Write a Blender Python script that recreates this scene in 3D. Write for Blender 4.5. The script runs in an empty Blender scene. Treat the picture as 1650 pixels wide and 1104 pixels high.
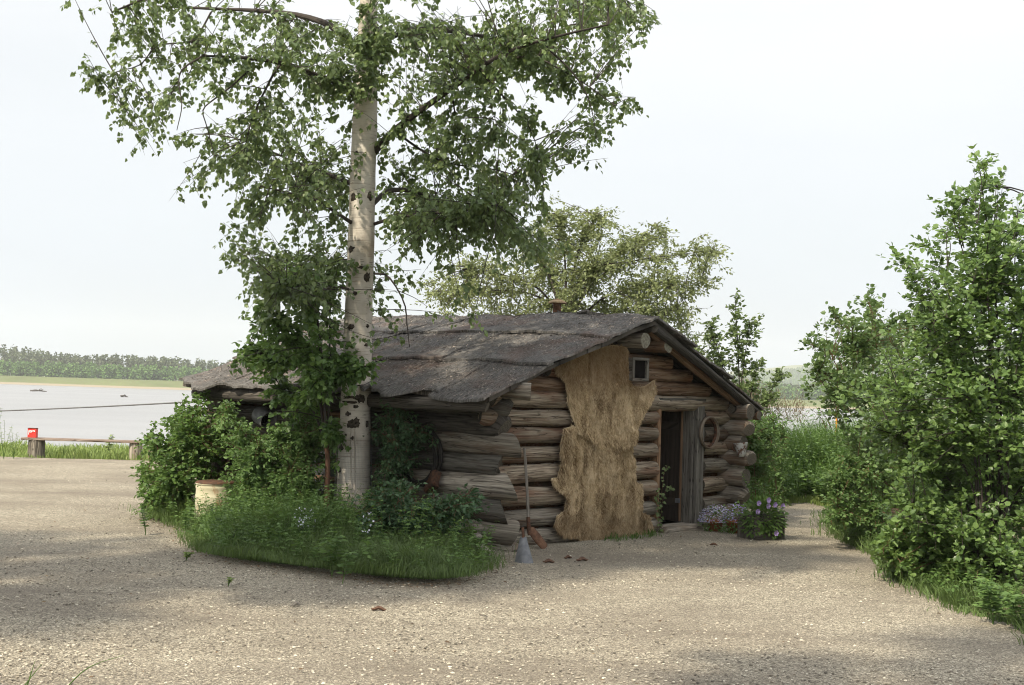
import bpy, math, random
import numpy as np
from mathutils import Vector
from mathutils.geometry import delaunay_2d_cdt

RS = np.random.RandomState
scene = bpy.context.scene
COL = scene.collection

# ------------------------------------------------------------------ camera model
F = 2200.0; PIT = math.atan(77/2200); ROL = math.radians(1.75); EYE = 1.75
def Rx(a): c, s = math.cos(a), math.sin(a); return np.array([[1, 0, 0], [0, c, -s], [0, s, c]])
def Rz(a): c, s = math.cos(a), math.sin(a); return np.array([[c, -s, 0], [s, c, 0], [0, 0, 1]])
CR = Rx(math.pi/2+PIT) @ Rz(ROL); CO = np.array([0, 0, EYE])
def ray(u, v): return CR @ np.array([(u-825)/F, -(v-552)/F, -1.0])
def gnd(u, v, z=0.0): d = ray(u, v); return CO + d*((z-EYE)/d[2])
def at(u, v, Y): d = ray(u, v); return CO + d*(Y/d[1])

cam = bpy.data.cameras.new('camera'); cam_o = bpy.data.objects.new('camera', cam); COL.objects.link(cam_o)
cam.sensor_width = 36; cam.sensor_fit = 'HORIZONTAL'; cam.lens = F/1650*36
cam.clip_start = 0.1; cam.clip_end = 12000
from mathutils import Matrix
M4 = np.eye(4); M4[:3, :3] = CR; M4[:3, 3] = CO
cam_o.matrix_world = Matrix(M4.tolist())
scene.camera = cam_o

# cabin frame: measured from the ground line of the gable wall
C0 = gnd(795, 884.5); EG = gnd(1165, 847)-C0; W = float(np.linalg.norm(EG)); EG /= W
EL = np.array([-EG[1], EG[0], 0.0]); ROT = math.atan2(EG[1], EG[0])
def onplane(u, v, n, c):
    d = ray(u, v); t = (c-(CO-C0) @ n)/(d @ n); p = CO+d*t-C0
    return np.array([p @ EG, p @ EL, p[2]])
def gp(u, v, y0=0.0): return onplane(u, v, EL, y0)
def sp(u, v, x0=0.0): return onplane(u, v, EG, x0)
def w2l(p): q = np.asarray(p)-C0; return np.array([q @ EG, q @ EL, q[2]])
def l2w(p): return C0 + EG*p[0] + EL*p[1] + np.array([0, 0, p[2]])

# ------------------------------------------------------------------ noise
def _hash(ix, iy, iz, seed):
    n = (ix*374761393 + iy*668265263 + iz*1274126177 + seed*974634761) & 0xffffffff
    n = ((n ^ (n >> 13))*1274126177) & 0xffffffff
    return ((n ^ (n >> 16)) & 0xffff)/65535.0
def vnoise(p, seed=0):
    p = np.atleast_2d(np.asarray(p, float)); i = np.floor(p).astype(np.int64); f = p-i; f = f*f*(3-2*f); r = 0
    for a in (0, 1):
        for b in (0, 1):
            for c in (0, 1):
                w = (f[:, 0] if a else 1-f[:, 0])*(f[:, 1] if b else 1-f[:, 1])*(f[:, 2] if c else 1-f[:, 2])
                r = r + w*_hash(i[:, 0]+a, i[:, 1]+b, i[:, 2]+c, seed)
    return r*2-1
def fbm(p, seed=0, oct=3):
    p = np.atleast_2d(np.asarray(p, float)); s = 0; a = 1.0
    for k in range(oct): s = s+a*vnoise(p*2**k, seed+k*17); a *= .5
    return s

# ------------------------------------------------------------------ geometry collector
class Geo:
    def __init__(self): self.V = []; self.n = 0; self.Fs = []; self.UV = []; self.hasuv = False
    def add(self, V, Fc, mat=0, smooth=True, uv=None):
        V = np.asarray(V, float).reshape(-1, 3); Fc = np.asarray(Fc, np.int64)
        if len(V) == 0 or len(Fc) == 0: return
        self.V.append(V); self.Fs.append((Fc+self.n, mat, smooth)); self.n += len(V)
        if uv is not None: self.hasuv = True; self.UV.append(np.asarray(uv, float).reshape(-1, 2))
        else: self.UV.append(np.zeros((len(V), 2)))
    def build(self, name, mats, parent=None):
        me = bpy.data.meshes.new(name)
        V = np.concatenate(self.V) if self.V else np.zeros((0, 3))
        me.vertices.add(len(V)); me.vertices.foreach_set('co', V.astype(np.float32).ravel())
        nl = sum(f.size for f, _, _ in self.Fs); npo = sum(len(f) for f, _, _ in self.Fs)
        li = np.concatenate([f.ravel() for f, _, _ in self.Fs]).astype(np.int32)
        ls = []; o = 0; mi = []; sm = []
        for f, m, s in self.Fs:
            k = f.shape[1]; ls.append(o+np.arange(len(f))*k); o += f.size
            mi.append(np.full(len(f), m)); sm.append(np.full(len(f), s))
        me.loops.add(nl); me.loops.foreach_set('vertex_index', li)
        me.polygons.add(npo); me.polygons.foreach_set('loop_start', np.concatenate(ls).astype(np.int32))
        me.polygons.foreach_set('material_index', np.concatenate(mi).astype(np.int32))
        me.polygons.foreach_set('use_smooth', np.concatenate(sm).astype(bool))
        if self.hasuv:
            uv = me.uv_layers.new(name='UVMap'); U = np.concatenate(self.UV)
            uv.data.foreach_set('uv', U[li].astype(np.float32).ravel())
        me.update(calc_edges=True); me.validate()
        for m in (mats if isinstance(mats, (list, tuple)) else [mats]): me.materials.append(m)
        ob = bpy.data.objects.new(name, me); COL.objects.link(ob)
        if parent is not None: ob.parent = parent
        return ob

def tag(o, label=None, cat=None, group=None, kind=None):
    if label: o['label'] = label
    if cat: o['category'] = cat
    if group: o['group'] = group
    if kind: o['kind'] = kind
    return o
def empty(name, loc, label, cat, rot=0.0, group=None):
    o = bpy.data.objects.new(name, None); COL.objects.link(o); o.location = Vector(loc); o.rotation_euler = (0, 0, rot)
    o.empty_display_size = .2
    return tag(o, label, cat, group)

def nrm(a): return a/np.maximum(np.linalg.norm(a, axis=-1, keepdims=True), 1e-9)
def catmull(P, n):
    P = np.asarray(P, float)
    if len(P) < 3: return P[0]+(P[-1]-P[0])*np.linspace(0, 1, n)[:, None]
    Q = np.vstack([2*P[0]-P[1], P, 2*P[-1]-P[-2]]); t = np.linspace(0, len(P)-1-1e-6, n); i = t.astype(int); f = (t-i)[:, None]
    a, b, c, d = Q[i], Q[i+1], Q[i+2], Q[i+3]
    return .5*(2*b+(c-a)*f+(2*a-5*b+4*c-d)*f*f+(3*b-a-3*c+d)*f**3)
def tube(g, P, R, sides=8, mat=0, cap=True, rough=0.0, seed=0, uvs=1.0, capmat=None, oval=1.0, nfreq=6.0):
    P = np.asarray(P, float); n = len(P); R = np.broadcast_to(np.asarray(R, float), (n,))
    T = nrm(np.gradient(P, axis=0)); up = np.array([0, 0, 1.0])
    if abs(T[0] @ up) > .9: up = np.array([1.0, 0, 0])
    A = nrm(np.cross(T, up)); B = np.cross(A, T)
    th = np.linspace(0, 2*math.pi, sides+1); c, s = np.cos(th), np.sin(th)
    rr = R[:, None]*np.ones(sides+1)
    L = np.concatenate([[0], np.cumsum(np.linalg.norm(np.diff(P, axis=0), axis=1))])
    if rough:
        q = np.stack([np.repeat(L*nfreq*.35, sides+1), np.tile(c*1.3, n)+seed*7.3, np.tile(s*1.3, n)], 1)
        rr = rr*(1+rough*fbm(q, seed).reshape(n, sides+1))
        rr[:, -1] = rr[:, 0]
    V = P[:, None, :]+A[:, None, :]*(rr*c)[:, :, None]+B[:, None, :]*(rr*s*oval)[:, :, None]
    idx = np.arange(n*(sides+1)).reshape(n, sides+1)
    Fq = np.stack([idx[:-1, :-1], idx[:-1, 1:], idx[1:, 1:], idx[1:, :-1]], -1).reshape(-1, 4)
    uv = np.stack([np.repeat(L*uvs, sides+1), np.tile(np.linspace(0, 1, sides+1), n)], 1)
    g.add(V, Fq, mat, True, uv)
    if cap:
        cm = mat if capmat is None else capmat
        for k, rev in ((0, False), (n-1, True)):
            ring = V[k, :-1]; ctr = ring.mean(0)
            vv = np.vstack([ring, ctr]); i = np.arange(sides); j = (i+1) % sides
            ff = np.stack([i, j, np.full(sides, sides)], 1)
            if rev: ff = ff[:, ::-1]
            uu = np.stack([np.cos(th[:-1])*.5, np.sin(th[:-1])*.5], 1); uu = np.vstack([uu, [0, 0]])
            g.add(vv, ff, cm, False, uu)
    return V
def box(g, lo, hi, mat=0, bev=0.0, jit=0.0, rng=None, M=None):
    lo, hi = np.minimum(lo, hi), np.maximum(lo, hi); b = bev
    xs = [lo[0], lo[0]+b, hi[0]-b, hi[0]] if b else [lo[0], hi[0]]
    if not b:
        V = np.array([[x, y, z] for x in (lo[0], hi[0]) for y in (lo[1], hi[1]) for z in (lo[2], hi[2])], float)
        Fc = np.array([[0, 1, 3, 2], [4, 6, 7, 5], [0, 4, 5, 1], [2, 3, 7, 6], [0, 2, 6, 4], [1, 5, 7, 3]])
    else:
        V = []; 
        for sx in (0, 1):
            for sy in (0, 1):
                for sz in (0, 1):
                    p = np.array([(lo, hi)[sx][0], (lo, hi)[sy][1], (lo, hi)[sz][2]], float)
                    d = np.array([1-2*sx, 1-2*sy, 1-2*sz])*b
                    for k in range(3):
                        q = p+d; q[k] = p[k]; V.append(q)
        V = np.array(V)
        def ix(sx, sy, sz, k): return ((sx*2+sy)*2+sz)*3+k
        Q = []; T = []
        for k in range(3):
            a, c = (k+1) % 3, (k+2) % 3
            for s in (0, 1):
                f = []
                for (p, q) in ((0, 0), (1, 0), (1, 1), (0, 1)):
                    t = [0, 0, 0]; t[k] = s; t[a] = p; t[c] = q; f.append(ix(*t, k))
                Q.append(f if s else f[::-1])
            for p in (0, 1):
                for q in (0, 1):
                    t0 = [0, 0, 0]; t0[a] = p; t0[c] = q; t1 = list(t0); t1[k] = 1
                    f = [ix(*t0, a), ix(*t1, a), ix(*t1, c), ix(*t0, c)]
                    Q.append(f if (p == q) else f[::-1])
        for sx in (0, 1):
            for sy in (0, 1):
                for sz in (0, 1):
                    f = [ix(sx, sy, sz, 0), ix(sx, sy, sz, 1), ix(sx, sy, sz, 2)]
                    T.append(f if (sx+sy+sz) % 2 else f[::-1])
    if jit and rng is not None: V = V+rng.uniform(-jit, jit, V.shape)
    if M is not None: V = V @ M[0].T+M[1]
    ext = hi-lo; ax = int(np.argmax(ext)); o1 = (ax+1) % 3
    uv = np.stack([V[:, ax] if M is None else np.linspace(0, ext[ax], len(V)), (V[:, o1]+V[:, (ax+2) % 3]) if M is None else np.linspace(0, .3, len(V))], 1)
    if not b: g.add(V, Fc, mat, False, uv)
    else:
        n0 = g.n; g.add(V, np.array(Q), mat, False, uv); g.Fs.append((np.array(T)+n0, mat, False))
def lathe(g, prof, ctr, segs=24, mat=0, axis=None):
    prof = np.asarray(prof, float); th = np.linspace(0, 2*math.pi, segs+1)
    ax = np.array([0, 0, 1.0]) if axis is None else nrm(np.asarray(axis, float))
    t = np.array([1.0, 0, 0]) if abs(ax[0]) < .9 else np.array([0, 1.0, 0]); A = nrm(np.cross(ax, t)); B = np.cross(ax, A)
    V = np.asarray(ctr)+prof[:, None, 1:2]*ax+prof[:, None, 0:1]*(np.cos(th)[None, :, None]*A+np.sin(th)[None, :, None]*B)
    n = len(prof); idx = np.arange(n*(segs+1)).reshape(n, segs+1)
    Fq = np.stack([idx[:-1, :-1], idx[:-1, 1:], idx[1:, 1:], idx[1:, :-1]], -1).reshape(-1, 4)
    uv = np.stack([np.tile(np.linspace(0, 1, segs+1), n), np.repeat(prof[:, 1], segs+1)], 1)
    g.add(V, Fq, mat, True, uv)

LEAF = {
 'ovate': ([(0, 0, 0), (.28, .40, .07), (.66, .30, .05), (1, 0, -.08), (.66, -.30, .05), (.28, -.40, .07)], [[0, 3, 2, 1], [0, 5, 4, 3]]),
 'birch': ([(0, 0, 0), (.22, .43, .05), (.55, .33, .05), (1, 0, -.06), (.55, -.33, .05), (.22, -.43, .05)], [[0, 3, 2, 1], [0, 5, 4, 3]]),
 'lance': ([(0, 0, 0), (.35, .15, .04), (1, 0, -.1), (.35, -.15, .04)], [[0, 2, 1], [0, 3, 2]]),
 'willow': ([(0, 0, 0), (.45, .22, .05), (1, 0, -.08), (.45, -.22, .05)], [[0, 2, 1], [0, 3, 2]]),
 'petal': ([(0, 0, 0), (.6, .4, .1), (1, 0, .15), (.6, -.4, .1)], [[0, 2, 1], [0, 3, 2]]),
}
def leaves(g, P, D, N, L, shape='ovate', mat=0, wide=1.0):
    P = np.asarray(P, float).reshape(-1, 3); n = len(P)
    if n == 0: return
    t, fc = LEAF[shape]; t = np.array(t); D = nrm(np.asarray(D, float)); N = np.asarray(N, float)
    N = nrm(N-(N*D).sum(1, keepdims=True)*D); S = np.cross(N, D); L = np.broadcast_to(np.asarray(L, float), (n,))[:, None, None]
    V = P[:, None]+L*(t[None, :, 0:1]*D[:, None]+wide*t[None, :, 1:2]*S[:, None]+t[None, :, 2:3]*N[:, None])
    k = len(t); fc = np.array(fc); Fc = (np.arange(n)[:, None, None]*k+fc[None]).reshape(-1, fc.shape[1])
    g.add(V, Fc, mat, False)
def blades(g, P, H, lean, Wd, mat=0, curl=.5, rng=None):
    P = np.asarray(P, float).reshape(-1, 3); n = len(P); H = np.broadcast_to(H, (n,)); Wd = np.broadcast_to(Wd, (n,))
    lean = np.asarray(lean, float); side = nrm(np.stack([-lean[:, 1], lean[:, 0], np.zeros(n)], 1)+1e-6)
    ang = rng.uniform(-1, 1, n)*1.3; fw = nrm(np.stack([lean[:, 0], lean[:, 1], np.zeros(n)], 1)+1e-6)
    side = side*np.cos(ang)[:, None]+fw*np.sin(ang)[:, None]
    V = np.zeros((n, 7, 3)); curl = np.broadcast_to(curl, (n,))
    for k, (t, w) in enumerate(((0, .7), (.38, 1), (.72, .7), (1, 0))):
        c = P+np.stack([lean[:, 0]*t**1.6*H, lean[:, 1]*t**1.6*H, H*(t-curl*.5*t**3)], 1)
        if k < 3: V[:, 2*k] = c-side*(Wd*w*.5)[:, None]; V[:, 2*k+1] = c+side*(Wd*w*.5)[:, None]
        else: V[:, 6] = c
    b = np.arange(n)[:, None]*7
    n0 = g.n; g.add(V, np.concatenate([b+np.array([0, 1, 3, 2]), b+np.array([2, 3, 5, 4])]), mat, True)
    g.Fs.append((b+np.array([4, 5, 6])+n0, mat, True))
def unit(rng, n): return nrm(rng.normal(size=(n, 3)))
def in_poly(x, y, poly):
    poly = np.asarray(poly); r = np.zeros(len(x), bool); j = len(poly)-1
    for i in range(len(poly)):
        xi, yi = poly[i]; xj, yj = poly[j]
        c = ((yi > y) != (yj > y)) & (x < (xj-xi)*(y-yi)/((yj-yi) or 1e-9)+xi); r ^= c; j = i
    return r
def poly_sample(poly, n, rng):
    poly = np.asarray(poly); lo, hi = poly.min(0), poly.max(0); out = np.zeros((0, 2))
    while len(out) < n:
        p = rng.uniform(lo, hi, (n*2, 2)); out = np.vstack([out, p[in_poly(p[:, 0], p[:, 1], poly)]])
    return out[:n]
def poly_dist(P, poly):
    poly = np.asarray(poly); A = poly; B = np.roll(poly, -1, 0); d = np.full(len(P), 1e9)
    for a, b in zip(A, B):
        ab = b-a; t = np.clip(((P-a) @ ab)/max(ab @ ab, 1e-9), 0, 1); d = np.minimum(d, np.linalg.norm(P-(a+t[:, None]*ab), axis=1))
    return d

# ------------------------------------------------------------------ materials
class NT:
    def __init__(self, name):
        self.m = bpy.data.materials.new(name); self.m.use_nodes = True; self.t = self.m.node_tree
        self.b = self.t.nodes['Principled BSDF']; self.out = self.t.nodes['Material Output']
    def n(self, typ, **kw):
        nd = self.t.nodes.new('ShaderNode'+typ)
        for k, v in kw.items():
            if k in nd.inputs.keys() if hasattr(nd.inputs, 'keys') else False: nd.inputs[k].default_value = v
            else: setattr(nd, k, v)
        return nd
    def l(self, a, b): self.t.links.new(a, b)
    def noise(self, vec, scale, detail=4, rough=.55, dist=0):
        nd = self.n('TexNoise'); nd.inputs['Scale'].default_value = scale; nd.inputs['Detail'].default_value = detail
        nd.inputs['Roughness'].default_value = rough; nd.inputs['Distortion'].default_value = dist
        if vec is not None: self.l(vec, nd.inputs['Vector'])
        return nd.outputs['Fac']
    def mapping(self, vec, scale=(1, 1, 1), loc=(0, 0, 0), rot=(0, 0, 0)):
        nd = self.n('Mapping'); nd.inputs['Scale'].default_value = scale; nd.inputs['Location'].default_value = loc; nd.inputs['Rotation'].default_value = rot
        self.l(vec, nd.inputs['Vector']); return nd.outputs['Vector']
    def ramp(self, fac, stops):
        nd = self.n('ValToRGB'); e = nd.color_ramp.elements
        while len(e) < len(stops): e.new(.5)
        for x, (p, c) in zip(e, stops): x.position = p; x.color = (*c, 1) if len(c) == 3 else c
        self.l(fac, nd.inputs['Fac']); return nd.outputs['Color']
    def mix(self, fac, a, b, mode='MIX'):
        nd = self.n('Mix', data_type='RGBA', blend_type=mode)
        for i, x in ((0, fac), (6, a), (7, b)):
            if hasattr(x, 'is_output'): self.l(x, nd.inputs[i])
            elif i == 0: nd.inputs[0].default_value = x
            else: nd.inputs[i].default_value = (*x, 1) if len(x) == 3 else x
        return nd.outputs[2]
    def math(self, op, a, b=0.0, clamp=False):
        nd = self.n('Math', operation=op, use_clamp=clamp)
        for i, x in enumerate((a, b)):
            if hasattr(x, 'is_output'): self.l(x, nd.inputs[i])
            else: nd.inputs[i].default_value = x
        return nd.outputs[0]
    def bump(self, h, strength=.5, dist=.02, normal=None):
        nd = self.n('Bump'); nd.inputs['Strength'].default_value = strength; nd.inputs['Distance'].default_value = dist
        self.l(h, nd.inputs['Height'])
        if normal is not None: self.l(normal, nd.inputs['Normal'])
        return nd.outputs['Normal']
    def done(self, col=None, rough=.8, normal=None, spec=.3, metal=0.0):
        b = self.b
        if col is not None:
            if hasattr(col, 'is_output'): self.l(col, b.inputs['Base Color'])
            else: b.inputs['Base Color'].default_value = (*col, 1)
        if hasattr(rough, 'is_output'): self.l(rough, b.inputs['Roughness'])
        else: b.inputs['Roughness'].default_value = rough
        b.inputs['Specular IOR Level'].default_value = spec; b.inputs['Metallic'].default_value = metal
        if normal is not None: self.l(normal, b.inputs['Normal'])
        return self.m
    def coord(self, k='Object'): return self.n('TexCoord').outputs[k]
    def geo(self, k): return self.n('NewGeometry').outputs[k]
    def objrand(self): return self.n('ObjectInfo').outputs['Random']

def leaf_mat(name, c1, c2, tr, tfac=.3, rough=.5, c3=None, spec=.3):
    t = NT(name); r = t.geo('Random Per Island')
    stops = [(0, tuple(x*.75 for x in c1)), (.35, tuple((x+y)/2 for x, y in zip(c1, c2))), (.8, tuple(x*1.12 for x in c2)), (1, c3 or c2)]
    col = t.ramp(r, stops); nz = t.noise(t.geo('Position'), 1.3, 2)
    hsv = t.n('HueSaturation'); t.l(col, hsv.inputs['Color']); t.l(t.math('MULTIPLY_ADD', nz, .5), hsv.inputs['Value'])
    hsv.inputs['Value'].default_value = 1
    v = t.math('ADD', t.math('MULTIPLY', nz, .7), .65); t.l(v, hsv.inputs['Value'])
    t.done(hsv.outputs['Color'], rough, None, spec)
    ts = t.n('BsdfTranslucent'); ts.inputs['Color'].default_value = (*tr, 1)
    mx = t.n('MixShader'); mx.inputs[0].default_value = tfac
    t.l(t.b.outputs[0], mx.inputs[1]); t.l(ts.outputs[0], mx.inputs[2]); t.l(mx.outputs[0], t.out.inputs['Surface'])
    return t.m

def wood_mat(name, light, mid, dark, redm=None, streak=26., along=2.2, bump=.8, rough=.85, crk=True):
    t = NT(name); uv = t.coord('UV'); r = t.objrand()
    off = t.n('CombineXYZ'); t.l(t.math('MULTIPLY', r, 37.), off.inputs[0]); t.l(t.math('MULTIPLY', r, 11.), off.inputs[2])
    va = t.n('VectorMath', operation='ADD'); t.l(uv, va.inputs[0]); t.l(off.outputs[0], va.inputs[1]); uv = va.outputs[0]
    a = t.noise(t.mapping(uv, (along, streak, 1)), 1.0, 6, .65)
    b = t.noise(t.mapping(uv, (1.1, 3.5, 1)), 1.0, 4, .6)
    c = t.noise(t.mapping(uv, (along*1.5, streak*2.2, 1)), 1.0, 3, .5)
    col = t.ramp(a, [(.32, dark), (.45, mid), (.62, light)])
    col = t.mix(t.ramp(b, [(.35, (0, 0, 0)), (.7, (1, 1, 1))]), col, t.mix(.55, col, mid))
    if redm: col = t.mix(t.math('MULTIPLY', t.ramp(t.noise(t.mapping(uv, (.8, 2.6, 1)), 1.3, 4), [(.5, (0, 0, 0)), (.66, (1, 1, 1))]), .75), col, redm)
    hsv = t.n('HueSaturation'); t.l(col, hsv.inputs['Color']); t.l(t.math('ADD', t.math('MULTIPLY', r, .5), .75), hsv.inputs['Value'])
    # long drying cracks and small knots
    ck = t.noise(t.mapping(uv, (1.3, streak*.55, 1)), 1.0, 2, .4, .3); crack = t.ramp(t.math('ABSOLUTE', t.math('SUBTRACT', ck, .5)), [(.0, (1, 1, 1)), (.018, (0, 0, 0))])
    vk = t.n('TexVoronoi'); vk.inputs['Scale'].default_value = 1; t.l(t.mapping(uv, (3.2, 4.5, 1)), vk.inputs['Vector']); knot = t.ramp(vk.outputs['Distance'], [(.05, (1, 1, 1)), (.11, (0, 0, 0))])
    mark = t.math('MAXIMUM', t.math('MULTIPLY', crack, .75 if crk else 0.), t.math('MULTIPLY', knot, .55 if crk else 0.))
    dk = t.mix(mark, hsv.outputs[0], tuple(x*.8 for x in dark)); hsv = dk.node; hsv_out = dk
    h = t.math('SUBTRACT', t.math('ADD', a, t.math('MULTIPLY', c, .5)), t.math('MULTIPLY', mark, .9))
    return t.done(hsv_out, rough, t.bump(h, bump, .025), .2)

M = {}
M['log'] = wood_mat('weathered_log', (.43, .365, .28), (.225, .178, .13), (.034, .026, .02), (.17, .08, .046))
M['log_grey'] = wood_mat('grey_log', (.38, .34, .28), (.20, .175, .142), (.04, .035, .03), (.13, .075, .045))
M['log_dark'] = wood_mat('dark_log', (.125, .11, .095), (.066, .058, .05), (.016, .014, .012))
M['log_wall'] = wood_mat('shaded_grey_log', (.16, .15, .13), (.09, .082, .07), (.02, .018, .015), (.06, .035, .022))  # darker copy of the grey log: foliage shade on the long wall put into colour
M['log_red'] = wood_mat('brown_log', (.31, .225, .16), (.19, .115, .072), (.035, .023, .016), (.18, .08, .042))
M['plank'] = wood_mat('grey_plank', (.19, .178, .155), (.115, .106, .092), (.035, .03, .026), streak=40)
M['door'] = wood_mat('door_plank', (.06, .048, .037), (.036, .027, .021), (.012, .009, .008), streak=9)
M['edge'] = wood_mat('fresh_edge', (.26, .17, .105), (.18, .105, .06), (.08, .045, .025), streak=20)
M['handle'] = wood_mat('handle_wood', (.42, .39, .34), (.30, .27, .23), (.13, .11, .09), streak=14)
M['bench'] = wood_mat('bench_plank', (.30, .24, .20), (.20, .15, .12), (.07, .05, .04), streak=20)
M['twig'] = wood_mat('twig_bark', (.10, .088, .078), (.06, .05, .044), (.02, .017, .015), crk=False)
M['redstem'] = wood_mat('red_stem', (.26, .15, .10), (.17, .085, .055), (.05, .03, .02))

def m_end():
    t = NT('log_end_grain'); uv = t.coord('UV'); ln = t.n('VectorMath', operation='LENGTH'); t.l(uv, ln.inputs[0])
    nz = t.noise(uv, 5, 4); s = t.math('SINE', t.math('ADD', t.math('MULTIPLY', ln.outputs['Value'], 70.), t.math('MULTIPLY', nz, 5.)))
    col = t.mix(t.math('MULTIPLY_ADD', s, .25), (.17, .155, .13), (.12, .105, .085))
    col = t.mix(t.ramp(t.noise(uv, 9, 5), [(.36, (0, 0, 0)), (.6, (1, 1, 1))]), (.075, .064, .053), col)
    return t.done(col, .9, t.bump(t.noise(uv, 20, 5), .5, .01), .15)
M['end'] = m_end()
def m_pale_end():
    t = NT('pale_log_end'); uv = t.coord('UV')
    col = t.ramp(t.noise(uv, 6, 5), [(.35, (.10, .09, .07)), (.55, (.20, .185, .145)), (.7, (.27, .255, .195))])
    return t.done(col, .9, t.bump(t.noise(uv, 20, 5), .5, .01), .15)
M['pale_end'] = m_pale_end()
def m_chink():
    t = NT('moss_chinking'); p = t.coord()
    a = t.noise(t.mapping(p, (1, 1, 2.5)), 22, 6, .7); b = t.noise(p, 4, 3)
    col = t.ramp(a, [(.3, (.02, .012, .008)), (.5, (.11, .055, .032)), (.7, (.19, .12, .075))])
    col = t.mix(t.ramp(b, [(.45, (0, 0, 0)), (.65, (1, 1, 1))]), col, (.075, .06, .042))
    return t.done(col, .95, t.bump(a, 1, .05), .1)
M['chink'] = m_chink()
def m_roof():
    t = NT('roof_covering'); uv = t.coord('UV'); p = t.coord()
    a = t.noise(t.mapping(uv, (14, 60, 1)), 1, 6, .7); b = t.noise(p, 1.6, 4, .6); c = t.noise(t.mapping(uv, (50, 110, 1)), 1, 3, .7)
    vo = t.n('TexVoronoi'); vo.inputs['Scale'].default_value = 1; t.l(t.mapping(uv, (36, 75, 1)), vo.inputs['Vector'])
    col = t.ramp(a, [(.3, (.034, .032, .031)), (.5, (.165, .156, .148)), (.72, (.34, .325, .305))])
    red = t.ramp(t.noise(t.mapping(p, (1, 1, 1), (3.1, .4, 0)), 1.1, 5, .65), [(.5, (0, 0, 0)), (.68, (1, 1, 1))])
    col = t.mix(t.math('MULTIPLY', red, .55), col, t.mix(a, (.07, .032, .02), (.33, .17, .11)))
    fl = t.ramp(vo.outputs['Color'], [(.86, (0, 0, 0)), (.93, (1, 1, 1))])
    col = t.mix(t.math('MULTIPLY', fl, .6), col, (.36, .32, .28))
    col = t.mix(t.ramp(b, [(.38, (.7, .7, .7)), (.62, (1, 1, 1))]), (0, 0, 0), col)
    h = t.math('ADD', t.math('MULTIPLY', c, .6), a)
    return t.done(col, .9, t.bump(h, 1, .03), .2)
M['roof'] = m_roof()
def m_simple(name, c1, c2, sc, rough=.8, bump=.3, spec=.3, metal=0., dist=.01, lo=.35, hi=.65):
    t = NT(name); p = t.coord(); a = t.noise(p, sc, 5, .6)
    return t.done(t.ramp(a, [(lo, c1), (hi, c2)]), rough, t.bump(a, bump, dist), spec, metal)
M['black'] = m_simple('dark_cavity', (.006, .005, .005), (.012, .01, .009), 8, .95, .1, .05)  # flat black panels paint the shade inside the vent box and tin can
M['rust'] = m_simple('rusty_iron', (.085, .042, .026), (.18, .095, .055), 18, .8, .5)
M['rust_dark'] = m_simple('dark_rust', (.035, .022, .016), (.12, .055, .03), 25, .75, .5)
M['cap'] = m_simple('tan_rust', (.16, .10, .055), (.36, .27, .16), 16, .8, .4)
M['tin'] = m_simple('galvanised_tin', (.10, .105, .115), (.17, .175, .185), 14, .6, .2, .4, .2)
M['can'] = m_simple('tin_can', (.15, .15, .15), (.26, .26, .25), 10, .6, .2, .4, .2)
M['enamel'] = m_simple('white_enamel', (.12, .05, .03), (.50, .50, .49), 14, .45, .1, .5, lo=.42, hi=.50)
M['stone'] = m_simple('field_stone', (.16, .14, .12), (.33, .29, .25), 7, .85, .6)
M['clay'] = m_simple('terracotta', (.22, .075, .035), (.34, .13, .06), 12, .85, .3)
M['soil'] = m_simple('dark_soil', (.045, .035, .022), (.12, .095, .06), 9, .95, 1, .1, 0, .04)
M['scar'] = m_simple('bark_scar', (.02, .017, .014), (.085, .07, .055), 30, .95, 1, .1, 0, .02)
M['tyre'] = m_simple('black_hoop', (.012, .011, .01), (.03, .027, .024), 20, .8, .4, .2)
M['hoop'] = wood_mat('hoop_wood', (.30, .27, .22), (.20, .16, .12), (.06, .04, .03), (.2, .08, .04), streak=10)
M['red'] = m_simple('red_paint', (.52, .03, .025), (.62, .05, .04), 6, .5, .05)
M['white'] = m_simple('white_paint', (.7, .7, .7), (.8, .8, .8), 6, .5, .05)
M['wire'] = m_simple('galvanised_wire', (.16, .16, .16), (.24, .24, .24), 6, .5, .05, .4, .5)
M['cable'] = m_simple('dark_cable', (.09, .09, .09), (.13, .13, .13), 6, .7, .05)
M['orange'] = m_simple('orange_paint', (.75, .25, .02), (.8, .33, .03), 6, .6, .05)
M['chip'] = m_simple('bark_chip', (.07, .038, .026), (.14, .08, .052), 30, .9, .4)
def m_barrel():
    t = NT('cream_barrel'); p = t.coord(); uv = t.coord('UV')
    a = t.noise(t.mapping(p, (6, 6, 3)), 1, 5, .65)
    col = t.ramp(t.noise(p, 3, 4), [(.3, (.42, .38, .25)), (.7, (.60, .56, .42))])
    col = t.mix(t.ramp(a, [(.55, (0, 0, 0)), (.68, (1, 1, 1))]), col, (.24, .10, .035))
    return t.done(col, .55, t.bump(a, .2, .01), .4)
M['barrel'] = m_barrel()
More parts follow.
